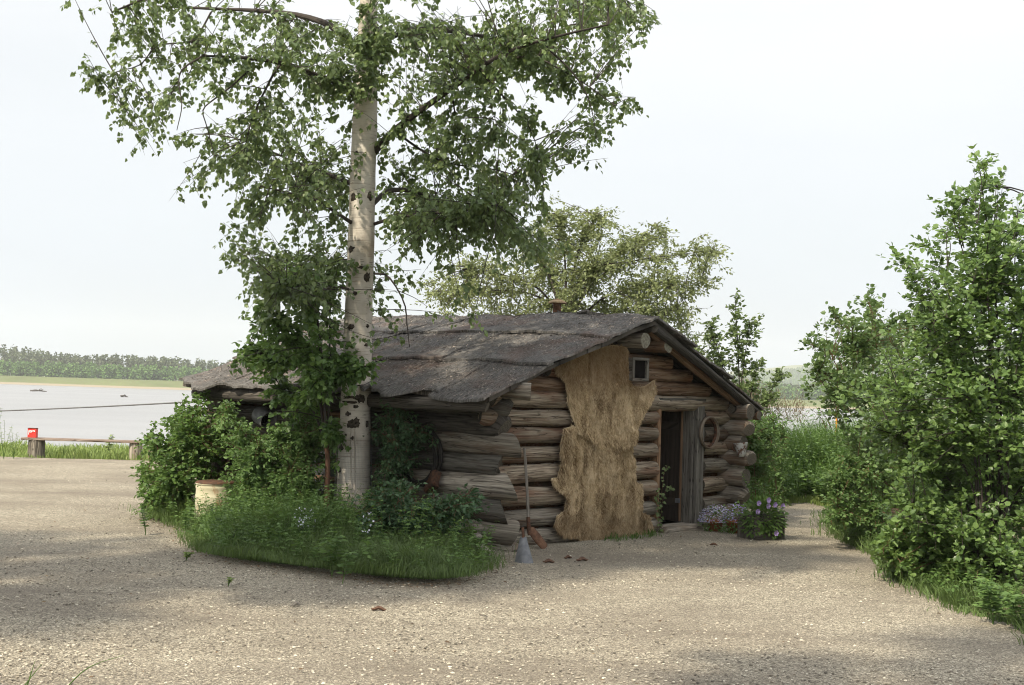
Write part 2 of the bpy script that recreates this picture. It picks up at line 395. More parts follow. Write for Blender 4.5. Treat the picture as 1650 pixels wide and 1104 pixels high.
def m_birch():
    t = NT('birch_bark'); uv = t.coord('UV'); p = t.coord()
    a = t.noise(t.mapping(uv, (38, 2.2, 1)), 1, 4, .6); b = t.noise(t.mapping(uv, (2.2, 3, 1)), 1, 5, .6)
    c = t.noise(t.mapping(uv, (95, 7, 1)), 1, 3, .6)
    col = t.ramp(b, [(.3, (.36, .315, .262)), (.5, (.50, .452, .39)), (.7, (.60, .56, .495))])
    col = t.mix(t.math('MULTIPLY', t.ramp(a, [(.56, (0, 0, 0)), (.65, (1, 1, 1))]), .6), col, (.20, .155, .12))
    col = t.mix(t.math('MULTIPLY', t.ramp(c, [(.61, (0, 0, 0)), (.68, (1, 1, 1))]), .75), col, (.10, .08, .065))
    col = t.mix(t.math('MULTIPLY', t.ramp(t.noise(p, 2.6, 4), [(.55, (0, 0, 0)), (.72, (1, 1, 1))]), .55), col, (.34, .26, .185))
    return t.done(col, .75, t.bump(t.math('ADD', a, b), .35, .012), .25)
M['birch'] = m_birch()
def m_gravel():
    t = NT('gravel'); p = t.geo('Position')
    v1 = t.n('TexVoronoi'); v1.inputs['Scale'].default_value = 78; t.l(p, v1.inputs['Vector'])
    v2 = t.n('TexVoronoi'); v2.inputs['Scale'].default_value = 130; t.l(p, v2.inputs['Vector'])
    n1 = t.noise(p, .55, 5, .6); n2 = t.noise(p, 7, 5, .6)
    sx = t.n('SeparateColor'); t.l(v1.outputs['Color'], sx.inputs[0]); sx2 = t.n('SeparateColor'); t.l(v2.outputs['Color'], sx2.inputs[0])
    stops = [(0, (.10, .09, .07)), (.30, (.22, .195, .152)), (.62, (.345, .307, .238)), (.85, (.49, .44, .34)), (1, (.68, .62, .50))]
    c1 = t.ramp(sx.outputs[0], stops); c2 = t.ramp(sx2.outputs[0], stops)
    big = t.math('GREATER_THAN', sx.outputs[1], .45)
    col = t.mix(big, c2, c1)
    n3 = t.noise(t.mapping(p, (.22, .9, 1), (3, 1, 0), (0, 0, .35)), 1.0, 4, .55, .6)
    col = t.mix(t.ramp(n1, [(.42, (0, 0, 0)), (.64, (.9, .9, .9))]), col, t.mix(.62, col, (.19, .162, .127)))
    col = t.mix(t.ramp(n3, [(.50, (0, 0, 0)), (.66, (.75, .75, .75))]), col, t.mix(.6, col, (.165, .14, .112)))
    col = t.mix(t.math('MULTIPLY', t.ramp(n2, [(.56, (0, 0, 0)), (.68, (1, 1, 1))]), .35), col, (.16, .125, .095))
    h = t.math('ADD', t.math('MULTIPLY', v1.outputs['Distance'], -1.), t.math('MULTIPLY', v2.outputs['Distance'], -.5))
    hb = t.math('ADD', h, t.math('MULTIPLY', sx.outputs[2], .35))
    return t.done(col, .9, t.bump(hb, .8, .016), .2)
M['gravel'] = m_gravel()
def m_pebble():
    t = NT('pebble'); r = t.geo('Random Per Island')
    col = t.ramp(r, [(0, (.11, .10, .082)), (.35, (.24, .212, .17)), (.75, (.38, .34, .27)), (1, (.66, .61, .50))])
    return t.done(col, .85, t.bump(t.noise(t.coord(), 60, 3), .3, .004), .25)
M['pebble'] = m_pebble()
def m_land():
    t = NT('earth'); p = t.geo('Position'); a = t.noise(p, .05, 6, .6); b = t.noise(p, 1.5, 5)
    col = t.ramp(a, [(.3, (.09, .125, .045)), (.7, (.15, .185, .07))])
    col = t.mix(t.ramp(b, [(.4, (0, 0, 0)), (.6, (.6, .6, .6))]), col, (.13, .11, .07))
    sz = t.n('SeparateXYZ'); t.l(p, sz.inputs[0]); zz = t.math('ADD', sz.outputs[2], t.math('MULTIPLY', a, .5))
    col = t.mix(t.ramp(t.math('MULTIPLY_ADD', zz, .25), [(.0, (1, 1, 1)), (.12, (0, 0, 0))]), col, (.26, .22, .16))
    return t.done(col, .95, None, .1)
M['land'] = m_land()
M['sand'] = m_simple('river_sand', (.22, .19, .15), (.34, .29, .22), .05, .95, .1)
def m_water():
    t = NT('river_water'); p = t.geo('Position')
    a = t.noise(t.mapping(p, (.25, .9, 1)), 1, 5, .6); b = t.noise(t.mapping(p, (.012, .04, 1)), 1, 3)
    col = t.ramp(b, [(.35, (.20, .20, .20)), (.65, (.25, .25, .25))])
    return t.done(col, .3, t.bump(a, .6, .4), .3)
M['water'] = m_water()
def m_fur(name, stops):
    t = NT(name); r = t.geo('Random Per Island'); p = t.coord(); a = t.noise(t.mapping(p, (3.6, 1, 1.5)), 1.5, 6, .68)
    col = t.ramp(t.math('ADD', t.math('MULTIPLY', r, .34), t.math('MULTIPLY', t.math('SUBTRACT', a, .20), 1.0)), stops)
    sx = t.n('SeparateXYZ'); t.l(p, sx.inputs[0]); fr = t.ramp(t.math('ADD', sx.outputs[2], t.math('MULTIPLY', t.math('SUBTRACT', t.noise(p, 5, 3), .5), .7)), [(.12, (1, 1, 1)), (.42, (0, 0, 0))])
    tp = t.ramp(t.math('ADD', t.math('SUBTRACT', sx.outputs[2], 1.0), t.math('MULTIPLY', t.math('SUBTRACT', t.noise(p, 5, 3), .5), .6)), [(.62, (0, 0, 0)), (.98, (1, 1, 1))]); col = t.mix(t.math('MULTIPLY', tp, .6), col, (.27, .17, .085))
    col = t.mix(t.math('MULTIPLY', fr, .45), col, (.24, .16, .085))
    return t.done(col, .8, None, .15)
M['fur_tan'] = m_fur('tan_fur', [(.28, (.19, .125, .068)), (.40, (.42, .315, .185)), (.54, (.66, .53, .345)), (.80, (.80, .69, .50))])
M['fur_brown'] = m_fur('brown_fur', [(.26, (.19, .13, .075)), (.40, (.40, .315, .195)), (.53, (.64, .54, .375)), (.78, (.78, .69, .52))])

M['leaf_birch'] = leaf_mat('birch_leaf', (.072, .118, .048), (.14, .195, .082), (.20, .27, .075), .38, .38, (.22, .285, .11), .55)
M['leaf_sap'] = leaf_mat('sapling_leaf', (.056, .11, .034), (.11, .182, .056), (.17, .27, .06), .38, .40, (.17, .26, .075), .45)
M['leaf_willow'] = leaf_mat('willow_leaf', (.14, .175, .075), (.23, .265, .12), (.27, .31, .11), .34, .5, (.25, .28, .14))
M['leaf_poplar'] = leaf_mat('poplar_leaf', (.062, .118, .034), (.125, .20, .056), (.19, .29, .065), .36, .40, (.18, .27, .08), .45)
M['leaf_aspen2'] = leaf_mat('pale_aspen_leaf', (.066, .12, .044), (.125, .19, .07), (.18, .27, .07), .36, .40, (.19, .27, .10), .45)
M['leaf_aspen'] = leaf_mat('aspen_leaf', (.085, .13, .05), (.15, .20, .08), (.18, .25, .07), .32, .45, (.2, .26, .11))
M['leaf_shrub'] = leaf_mat('shrub_leaf', (.058, .115, .034), (.12, .20, .054), (.18, .29, .06), .36, .5, (.11, .18, .05))
M['leaf_rose'] = leaf_mat('rose_leaf', (.036, .078, .036), (.066, .12, .055), (.09, .17, .05), .25, .5, (.075, .125, .055))
M['leaf_light'] = leaf_mat('light_weed_leaf', (.07, .13, .038), (.12, .195, .06), (.17, .28, .065), .34, .5, (.14, .22, .08))
M['grass_dark'] = leaf_mat('feathery_grass', (.056, .094, .026), (.10, .152, .042), (.14, .21, .05), .28, .6, (.09, .14, .05))
M['grass'] = leaf_mat('meadow_grass', (.05, .10, .022), (.09, .165, .04), (.14, .25, .04), .3, .6, (.16, .22, .07))
M['grass_bank'] = leaf_mat('bank_grass', (.13, .19, .05), (.21, .28, .085), (.28, .36, .08), .3, .6, (.32, .36, .14))
M['seedhead'] = leaf_mat('seed_head', (.13, .11, .065), (.19, .155, .10), (.2, .16, .09), .3, .7)
M['flower_white'] = leaf_mat('white_flower', (.55, .55, .62), (.72, .72, .8), (.5, .5, .6), .2, .6)
M['flower_lilac'] = leaf_mat('lilac_flower', (.34, .30, .62), (.55, .52, .82), (.4, .35, .6), .2, .6)
M['flower_purple'] = leaf_mat('purple_flower', (.32, .20, .48), (.46, .34, .64), (.4, .28, .6), .25, .6)
M['dead_leaf'] = leaf_mat('dry_leaf', (.22, .08, .03), (.30, .13, .05), (.3, .1, .03), .2, .7)
M['far_leaf'] = leaf_mat('far_forest', (.058, .085, .04), (.095, .125, .06), (.12, .15, .07), .25, .8, (.18, .19, .11))
M['far_brush'] = leaf_mat('far_willow_brush', (.085, .165, .045), (.13, .225, .065), (.14, .22, .06), .25, .8, (.17, .26, .09))
M['hill_tree'] = leaf_mat('hill_forest', (.034, .062, .03), (.066, .11, .045), (.1, .15, .05), .1, .8, (.13, .19, .07))
M['pale_trunk'] = m_simple('far_trunk', (.25, .23, .2), (.4, .37, .33), 3, .9, .1)

# ------------------------------------------------------------------ world, sun
w = bpy.data.worlds.new('World'); scene.world = w; w.use_nodes = True; nt = w.node_tree; bg = nt.nodes['Background']
SUN_EL = math.radians(46); SUN_DIR = np.array([.60, .80])      # where the light travels over the ground
sky = nt.nodes.new('ShaderNodeTexSky'); sky.sky_type = 'NISHITA'; sky.sun_disc = False
sky.sun_elevation = SUN_EL; sky.sun_rotation = math.atan2(-SUN_DIR[0], -SUN_DIR[1]) % (2*math.pi); sky.air_density = 1.5; sky.dust_density = 3
tc = nt.nodes.new('ShaderNodeTexCoord'); nz = nt.nodes.new('ShaderNodeTexNoise'); nz.inputs['Scale'].default_value = 2.2; nz.inputs['Detail'].default_value = 4
mp = nt.nodes.new('ShaderNodeMapping'); mp.inputs['Scale'].default_value = (1, 1, 3.5); nt.links.new(tc.outputs['Generated'], mp.inputs[0]); nt.links.new(mp.outputs[0], nz.inputs['Vector'])
rp = nt.nodes.new('ShaderNodeValToRGB'); rp.color_ramp.elements[0].position = .3; rp.color_ramp.elements[0].color = (.80,)*3+(1,)
rp.color_ramp.elements[1].position = .6; rp.color_ramp.elements[1].color = (.93,)*3+(1,); nt.links.new(nz.outputs['Fac'], rp.inputs[0])
mxw = nt.nodes.new('ShaderNodeMix'); mxw.data_type = 'RGBA'; nt.links.new(rp.outputs[0], mxw.inputs[0]); nt.links.new(sky.outputs[0], mxw.inputs[6])
sz_ = nt.nodes.new('ShaderNodeSeparateXYZ'); nt.links.new(tc.outputs['Generated'], sz_.inputs[0])
rz_ = nt.nodes.new('ShaderNodeValToRGB'); nt.links.new(sz_.outputs[2], rz_.inputs[0]); e_ = rz_.color_ramp.elements; e_[0].position = .0; e_[0].color = (5.0, 5.6, 6.5, 1); e_[1].position = .52; e_[1].color = (13.0, 13.1, 13.3, 1); y_ = e_.new(.28); y_.color = (8.1, 8.2, 8.3, 1)
x_ = e_.new(.11); x_.color = (6.5, 6.95, 7.4, 1); nt.links.new(rz_.outputs[0], mxw.inputs[7]); nt.links.new(mxw.outputs[2], bg.inputs['Color']); bg.inputs['Strength'].default_value = .10
sun = bpy.data.lights.new('sun', 'SUN'); sun.energy = 5.0; sun.angle = math.radians(1.8); sun.color = (1, .90, .72)
so = bpy.data.objects.new('sun', sun); COL.objects.link(so); so.location = (-20, -20, 30)
so.rotation_euler = Vector((SUN_DIR[0]*math.cos(SUN_EL), SUN_DIR[1]*math.cos(SUN_EL), -math.sin(SUN_EL))).to_track_quat('-Z', 'Y').to_euler()
scene.view_settings.view_transform = 'Standard'; scene.view_settings.look = 'None'; scene.view_settings.exposure = 0.36; scene.view_settings.gamma = 1
scene.cycles.filter_width = 1.05; scene.cycles.max_bounces = 8; scene.cycles.transparent_max_bounces = 8; scene.cycles.volume_bounces = 3; scene.cycles.use_denoising = True

# ------------------------------------------------------------------ terrain, water, far bank
def smooth(a, b, x): t = np.clip((x-a)/(b-a), 0, 1); return t*t*(3-2*t)
def shore(X): return 690+.00045*(X+60)**2+18*vnoise(np.stack([X*.012, X*0, X*0], 1), 5)
def height(X, Y):
    X = np.asarray(X, float); Y = np.asarray(Y, float)
    q = np.stack([X*.05, Y*.05, 0*X], 1)
    h = -.03-4.6*smooth(33.4+.6*vnoise(q, 2), 42, Y)
    s = shore(X); land = smooth(-14, 12, Y-s)
    h = h+land*6.0
    hill = 102*np.exp(-((X-1000)/520)**2)*smooth(1250, 2500, Y)
    hill *= 1+.10*vnoise(np.stack([X*.004, Y*.004, 0*X], 1), 9)+.05*vnoise(np.stack([X*.013, Y*.01, 0*X], 1), 19)
    return h+hill
def grid_axis(parts):
    return np.unique(np.concatenate([np.linspace(a, b, n) for a, b, n in parts]))
gx = grid_axis([(-4000, -400, 20), (-400, -40, 40), (-40, 40, 50), (40, 400, 40), (400, 1500, 60), (1500, 4000, 16)])
gy = grid_axis([(-60, 30, 30), (30, 45, 22), (45, 620, 16), (620, 860, 70), (860, 1400, 20), (1400, 2700, 50), (2700, 5200, 12)])
XX, YY = np.meshgrid(gx, gy); ZZ = height(XX.ravel(), YY.ravel())
g = Geo(); ny, nx = XX.shape; idx = np.arange(nx*ny).reshape(ny, nx)
fq = np.stack([idx[:-1, :-1], idx[:-1, 1:], idx[1:, 1:], idx[1:, :-1]], -1).reshape(-1, 4)
g.add(np.stack([XX.ravel(), YY.ravel(), ZZ], 1), fq, 0)
fm = (YY.ravel()[fq].mean(1)); fz = ZZ[fq].mean(1); fx = XX.ravel()[fq].mean(1)
sandm = (fm > 500) & (fm < 1000) & (fz < -9)
F0 = g.Fs.pop(); g.Fs.append((F0[0][~sandm], 0, True)); g.Fs.append((F0[0][sandm], 1, True))
tag(g.build('ground', [M['land'], M['sand']]), kind='structure')
g = Geo(); wy = grid_axis([(34, 120, 12), (120, 1000, 12)]); wx = np.linspace(-1500, 1500, 30); A, B = np.meshgrid(wx, wy); idx = np.arange(A.size).reshape(A.shape)
g.add(np.stack([A.ravel(), B.ravel(), np.full(A.size, -3.0)], 1), np.stack([idx[:-1, :-1], idx[:-1, 1:], idx[1:, 1:], idx[1:, :-1]], -1).reshape(-1, 4))
tag(g.build('river', M['water']), kind='structure')

def G2(pts): return np.array([gnd(*p)[:2] for p in pts])
# gravel yard: one sheet; its edges lie under the grass and shrubs
edgeR = G2([(1720, 1060), (1650, 1010), (1560, 985), (1500, 955), (1440, 928), (1425, 900), (1352, 862), (1342, 832), (1330, 812), (1258, 803)])
yard = np.vstack([[[-30, 29.3], [-30, 1.0], [6, 1.0]], edgeR, [[3.0, 25.5], [-2.0, 27.5], [-6, 29.2]]])
def fill(poly, step, zf, seed=0, bstep=None):
    poly = np.asarray(poly, float); rng = RS(seed); bstep = bstep or step; B = []
    for a, b in zip(poly, np.roll(poly, -1, 0)):
        n = max(1, int(np.linalg.norm(b-a)/bstep)); B += [a+(b-a)*k/n for k in range(n)]
    B = np.array(B); lo, hi = poly.min(0), poly.max(0)
    X, Y = np.meshgrid(np.arange(lo[0], hi[0], step), np.arange(lo[1], hi[1], step)); P = np.stack([X.ravel(), Y.ravel()], 1)+rng.uniform(-.25, .25, (X.size, 2))*step
    P = P[in_poly(P[:, 0], P[:, 1], B)]; P = P[poly_dist(P, B) > step*.4]
    n = len(B); co = [Vector(p) for p in np.vstack([B, P])]
    r = delaunay_2d_cdt(co, [(i, (i+1) % n) for i in range(n)], [list(range(n))], 1, 1e-6)
    V = np.array([[p.x, p.y] for p in r[0]]); T = np.array([f for f in r[2] if len(f) == 3])
    return np.column_stack([V, zf(V)]), T, B
V, T, _ = fill(yard, .45, lambda v: .004+.012*vnoise(np.stack([v[:, 0]*.6, v[:, 1]*.6, 0*v[:, 0]], 1), 3)+.008)
g = Geo(); g.add(V, T); tag(g.build('gravel_yard', M['gravel']), kind='structure')

# loose stones lying on the sheet, the biggest ones as geometry
rng = RS(11)
ico = np.array([[0, 0, 1], [.894, 0, .447], [.276, .851, .447], [-.724, .526, .447], [-.724, -.526, .447], [.276, -.851, .447], [.724, .526, -.447], [-.276, .851, -.447], [-.894, 0, -.447], [-.276, -.851, -.447], [.724, -.526, -.447], [0, 0, -1]])
icf = np.array([[0, 1, 2], [0, 2, 3], [0, 3, 4], [0, 4, 5], [0, 5, 1], [1, 6, 2], [2, 7, 3], [3, 8, 4], [4, 9, 5], [5, 10, 1], [6, 7, 2], [7, 8, 3], [8, 9, 4], [9, 10, 5], [10, 6, 1], [11, 7, 6], [11, 8, 7], [11, 9, 8], [11, 10, 9], [11, 6, 10]])
def pebbles(P, R, g, rng, flat=.55):
    n = len(P); jit = 1+rng.uniform(-.28, .28, (n, 12, 1)); a = rng.uniform(0, 6.28, n)
    sc = np.stack([R*rng.uniform(.8, 1.4, n), R*rng.uniform(.7, 1.1, n), R*flat*rng.uniform(.7, 1.2, n)], 1)[:, None]
    v = ico[None]*jit*sc; c, s = np.cos(a)[:, None], np.sin(a)[:, None]
    v = np.stack([v[:, :, 0]*c-v[:, :, 1]*s, v[:, :, 0]*s+v[:, :, 1]*c, v[:, :, 2]], -1)+P[:, None]
    g.add(v, (np.arange(n)[:, None, None]*12+icf[None]).reshape(-1, 3), 0, False)
def stones_in(n, ylo, yhi, rlo, rhi, pw):
    P = np.zeros((0, 2))
    while len(P) < n:
        Y = 1/rng.uniform(1/yhi, 1/ylo, n); X = rng.uniform(-.42, .42, n)*Y; q = np.stack([X, Y], 1); P = np.vstack([P, q[in_poly(X, Y, yard)]])
    P = P[:n]; R = rlo+(rhi-rlo)*rng.uniform(0, 1, n)**pw
    return np.column_stack([P, .012+R*.15]), R
g = Geo(); P, R = stones_in(20000, 7.4, 13, .0035, .0125, 3.4); pebbles(P, R, g, rng)
P, R = stones_in(6000, 12, 26, .005, .013, 2.5); pebbles(P, R, g, rng)
tag(g.build('gravel_stones', M['pebble']), kind='stuff', label='loose pale pebbles scattered over the gravel yard')

# soil bed round the birch and along the long wall
fr = [(228, 838), (285, 850), (312, 885), (345, 903), (420, 915), (520, 928), (600, 938), (680, 944), (750, 941), (785, 926), (792, 905)]
bed = np.vstack([G2(fr), [l2w((-.05, .1, 0))[:2], l2w((-.05, 4.6, 0))[:2], l2w((.3, 5.6, 0))[:2]], G2([(250, 800)])])
bed0 = bed; bed = np.vstack([G2([(u_+(14 if u_ < 330 else 4 if u_ < 700 else -22), v_-13) for u_, v_ in fr]), bed[len(fr):]])
def bed_z(v): return .02+.13*smooth(0, .9, poly_dist(v, bed))+.03*vnoise(np.column_stack([v*2.5, v[:, 0]*0]), 4)*smooth(0, .4, poly_dist(v, bed))
V, T, _ = fill(bed, .16, bed_z, 3)
g = Geo(); g.add(V, T); tag(g.build('soil_bed', M['soil']), kind='structure')
# soil under the right hand shrubs and behind the path
bedR = np.vstack([edgeR, G2([(1200, 800)]), [[2.5, 27.5], [9, 30.5], [30, 31], [34, 10.0], [20, 4.0], [7, 4.0]]])
def bedR_z(v): return .02+.10*smooth(0, .8, poly_dist(v, bedR))
V, T, _ = fill(bedR, .4, bedR_z, 4)
g = Geo(); g.add(V, T); tag(g.build('soil_verge', M['soil']), kind='structure')

# far forest: one mass of small trees on the other bank
def far_trees(rows, n, hfun, rad, leaf, seed, mat, trunk=True, lo=.12, quads=46, xr=(-470, 470)):
    rng = RS(seed); g = Geo(); X = rng.uniform(*xr, n); Y = shore(X)+rng.uniform(*rows, n); Z = height(X, Y); H = hfun(X, Y)*rng.uniform(.72, 1.12, n)
    con = rng.uniform(0, 1, n) < .5
    k = quads; t = rng.uniform(0, 1, (n, k)); prof = np.where(con[:, None], (1-t)*1.0+.04, np.sqrt(np.clip(1-(2*t-1)**2, 0, 1))*.9+.1)
    a = rng.uniform(0, 6.28, (n, k)); rr = rad*(H/12)[:, None]*prof*rng.uniform(.3, 1, (n, k))
    P = np.stack([X[:, None]+rr*np.cos(a), Y[:, None]+rr*np.sin(a), Z[:, None]+H[:, None]*(lo+(1-lo)*t)], -1).reshape(-1, 3)
    m = len(P); D = nrm(np.stack([rng.normal(size=m), rng.normal(size=m), rng.normal(size=m)*.6+.2], 1)); N = nrm(rng.normal(size=(m, 3))+[0, -.3, .9])
    leaves(g, P, D, N, leaf*rng.uniform(.6, 1.4, m), 'ovate', 0, 1.1)
    if trunk:
        sel = np.where(rng.uniform(0, 1, n) < .5)[0]; b = np.stack([X[sel], Y[sel], Z[sel]], 1); hh = H[sel]*.85; ww = .11
        v = np.stack([b+[-ww, 0, 0], b+[ww, 0, 0], b+np.stack([0*hh+ww*.3, 0*hh, hh], 1), b+np.stack([0*hh-ww*.3, 0*hh, hh], 1), b+[0, ww, 0], b+np.stack([0*hh, 0*hh+ww*.3, hh], 1)], 1)
        k6 = np.arange(len(sel))[:, None]*6
        g.add(v, np.concatenate([k6+[0, 1, 2, 3], k6+[1, 4, 5, 2]]), 1, False)
    return g
def hL(X, Y): return np.where(X < 0, 14.6+3.2*vnoise(np.stack([X*.02, X*0, X*0], 1), 8)-.010*(X+300), 8.0)
tag(far_trees((34, 100), 3600, hL, 1.75, 1.15, 21, 0).build('forest', [M['far_leaf'], M['pale_trunk']]), kind='stuff', label='far off mixed forest along the other bank of the river')
def hB(X, Y): return 7.5+2.0*vnoise(np.stack([X*.03, Y*.02, X*0], 1), 7)
tag(far_trees((14, 34), 1900, hB, 3.4, 1.1, 22, 0, trunk=False, lo=.0, quads=56).build('willow_brush', [M['far_brush'], M['pale_trunk']]), kind='stuff', label='light green willow brush below the far forest')
rng = RS(5); n = 9000; X = rng.uniform(280, 1000, n); Y = rng.uniform(1000, 2700, n); ok = (X/Y > .14) & (X/Y < .40); X, Y = X[ok], Y[ok]; n = len(X); Z = height(X, Y)
g = Geo(); H = rng.uniform(7, 15, n); R = rng.uniform(2.2, 4.6, n); a = np.linspace(0, 2*math.pi, 6)[:-1]
ring = lambda f, z: np.stack([X[:, None]+R[:, None]*f*np.cos(a), Y[:, None]+R[:, None]*f*np.sin(a), (Z+H*z)[:, None]+0*a], -1)
v = np.concatenate([ring(.8, .0), ring(1.0, .35), ring(.55, .72), np.stack([X, Y, Z+H], 1)[:, None]], 1)*1.0
v = v+rng.normal(size=v.shape)*.5; i5 = np.arange(5); j5 = (i5+1) % 5
q = np.concatenate([np.stack([i5+o, j5+o, j5+o+5, i5+o+5], 1) for o in (0, 5)]); t3 = np.stack([i5+10, j5+10, np.full(5, 15)], 1); b = np.arange(n)[:, None, None]*16
n0 = g.n; g.add(v, (b+q).reshape(-1, 4), 0, False); g.Fs.append(((b+t3).reshape(-1, 3)+n0, 0, False))
tag(g.build('hill_forest', M['hill_tree']), kind='stuff', label='hazy wooded hillside beyond the river on the right')

# air
hz = bpy.data.meshes.new('haze'); g = Geo(); box(g, (-1600, -59, -12), (2200, 3300, 135)); hzo = g.build('haze', [])
mh = bpy.data.materials.new('haze_air'); mh.use_nodes = True; tt = mh.node_tree; tt.nodes.clear(); o_ = tt.nodes.new('ShaderNodeOutputMaterial'); pv = tt.nodes.new('ShaderNodeVolumePrincipled')
pv.inputs['Color'].default_value = (.95, .97, 1, 1); pv.inputs['Density'].default_value = .00019; pv.inputs['Anisotropy'].default_value = 0.0
tt.links.new(pv.outputs[0], o_.inputs['Volume']); hzo.data.materials.append(mh); tag(hzo, kind='stuff', label='thin pale summer haze over the river and hills')

# ------------------------------------------------------------------ log cabin
L = 4.72
cabin = empty('log_cabin', C0, 'low weathered log cabin with dark shaggy roof and an open plank door', 'cabin', ROT)
LOGS = [0]
def log(p0, p1, r, mats=None, cut=('flat', 'flat'), seed=None, taper=.0, name='log', parent=None, bend=.014, oval=1.0, end='end', slant=None):
    LOGS[0] += 1; sd = LOGS[0]*13 if seed is None else seed; rng = RS(sd)
    p0 = np.array(p0, float); p1 = np.array(p1, float); ln = np.linalg.norm(p1-p0); d = (p1-p0)/ln
    n = max(6, int(ln/.07)); t = np.linspace(0, 1, n); R = r*(1+taper*(t-.5))
    P = p0+(p1-p0)*t[:, None]; q = np.stack([t*ln*.8, 0*t+sd, 0*t], 1)
    P[:, 2] += bend*vnoise(q, sd); P[:, 1 if abs(d[0]) > .5 else 0] += bend*vnoise(q+31, sd+1)
    pts = [P]; rad = [R]
    for e, c in ((0, cut[0]), (1, cut[1])):
        if c == 'flat': continue
        dd = -d if e == 0 else d; b = P[0] if e == 0 else P[-1]; r0 = R[0] if e == 0 else R[-1]
        ex = .13 if c == 'axe' else .06; up = rng.uniform(-.25, .25); lat = rng.uniform(-.25, .25); la = np.array([abs(d[1]), abs(d[0]), 0])
        x1 = b+dd*ex*.55+np.array([0, 0, up*r0*.4]); x2 = b+dd*ex+np.array([0, 0, up*r0])+la*lat*r0; f1, f2 = (.86, .52) if c == 'axe' else (.93, .74)
        if c == 'axe': continue
        if e == 0: pts = [x2[None], x1[None]]+pts; rad = [[r0*f2], [r0*f1]]+rad
        else: pts = pts+[x1[None], x2[None]]; rad = rad+[[r0*f1], [r0*f2]]
    P = np.concatenate(pts); R = np.concatenate(rad); g = Geo()
    tube(g, P, R, 24, 0, True, .10, sd, 1.0, 1, oval, nfreq=8.5)
    for e, c in ((0, cut[0]), (1, cut[1])):      # an axe cut is an oblique plane through the end
        if c != 'axe': continue
        dd = -d if e == 0 else d; b = P[0] if e == 0 else P[-1]; la = nrm(np.cross(dd, np.array([0, 0, 1.]))); kl, kv = slant if slant is not None else (rng.uniform(.5, 1.3)*rng.choice([-1, 1]), rng.uniform(-.7, .7))
        for V in g.V:
            off = V-b; ax = off @ dd; m = np.clip((ax+.13)/.13, 0, 1)
            V += dd*(m*(kl*(off @ la)+kv*off[:, 2]))[:, None]
    return g.build(name, [M[mats or 'log'], M[end]], parent or cabin)
# gable wall courses (height above ground and radius measured at the wall)
GZ = [(.085, .100), (.311, .098), (.554, .106), (.80, .104), (1.035, .088), (1.245, .090), (1.452, .092)]
DX0, DX1 = 2.99, 4.06
rng = RS(77)
for k, (z, r) in enumerate(GZ):
    ml = ['log_grey', 'log_grey', 'log', 'log', 'log', 'log', 'log'][k]
    log(([-.02, -.04, -.02, -.04, -.02, -.05, -.20][k], .0, z), (DX0, .0, z+.01), r, ml, ('round' if k == 6 else 'flat', 'flat'), taper=rng.uniform(-.16, .05), end='log_dark' if k == 6 else 'end')
    log((DX1, .0, z+.01), (W+.34+.08*rng.uniform(), .0, z+.015), r*1.0, 'log_grey' if k % 2 else 'log', ('flat', 'flat' if k in (2, 4, 5) else 'round'), taper=rng.uniform(-.1, .1))
# gable above the door; each course ends under the roof slope
XR, ZR = 2.33, 2.665
def roof_z(x, y=0.0):
    return ZR+.04*smooth(-.5, .7, y)-(XR-x)*.343 if x < XR else ZR+.04*smooth(-.5, .7, y)-(x-XR)*.372
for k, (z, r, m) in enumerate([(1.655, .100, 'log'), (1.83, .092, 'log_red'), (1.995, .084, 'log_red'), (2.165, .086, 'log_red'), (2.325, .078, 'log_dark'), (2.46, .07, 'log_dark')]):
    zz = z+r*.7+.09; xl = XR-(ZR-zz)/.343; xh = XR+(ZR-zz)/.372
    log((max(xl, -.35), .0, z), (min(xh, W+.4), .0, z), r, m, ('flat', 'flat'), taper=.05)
# long walls: courses lie half a step off the gable's, with ends running past the corner towards the viewer
LZ = [(-.02, .10), (.20, .115), (.435, .12), (.685, .118), (.925, .105), (1.14, .102), (1.35, .105), (1.56, .10)]
cuts = ['round', 'axe', 'axe', 'axe', 'axe', 'axe', 'round', 'round']
SL = [(0, 0), (1.5, .5), (.9, -.5), (1.2, -.6), (.6, .4), (1.5, -.4), (.4, .3), (0, 0)]     # how the axe cut slopes at each end
WY0, WY1, WZ0, WZ1 = 2.0, 3.15, .62, 1.36     # window opening in the long wall
for k, (z, r) in enumerate(LZ):
    fwd = [-.30, -.26, -.12, -.24, -.05, -.26, -.06, -.10][k]
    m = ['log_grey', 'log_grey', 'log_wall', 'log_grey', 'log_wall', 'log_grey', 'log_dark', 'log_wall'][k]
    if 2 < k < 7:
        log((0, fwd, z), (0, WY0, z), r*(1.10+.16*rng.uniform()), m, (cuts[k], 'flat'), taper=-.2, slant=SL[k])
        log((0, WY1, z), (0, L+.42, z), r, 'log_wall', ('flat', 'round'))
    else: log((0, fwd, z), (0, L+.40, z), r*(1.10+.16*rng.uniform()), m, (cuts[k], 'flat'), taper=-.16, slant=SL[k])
    log((W, -.30-.14*rng.uniform(), z), (W, L+.36, z), r, 'log_grey', ('flat' if k % 2 else 'round', 'flat'))
for k, (z, r) in enumerate(GZ): log((-.36, L, z), (W+.36, L, z), r, 'log_grey', ('flat', 'flat'))
for z, r in [(1.655, .1), (1.83, .092), (1.995, .09), (2.165, .09), (2.325, .08)]:
    zz = z+r*.7+.09; log((max(XR-(ZR-zz)/.343, -.3), L, z), (min(XR+(ZR-zz)/.372, W+.4), L, z), r, 'log_grey')
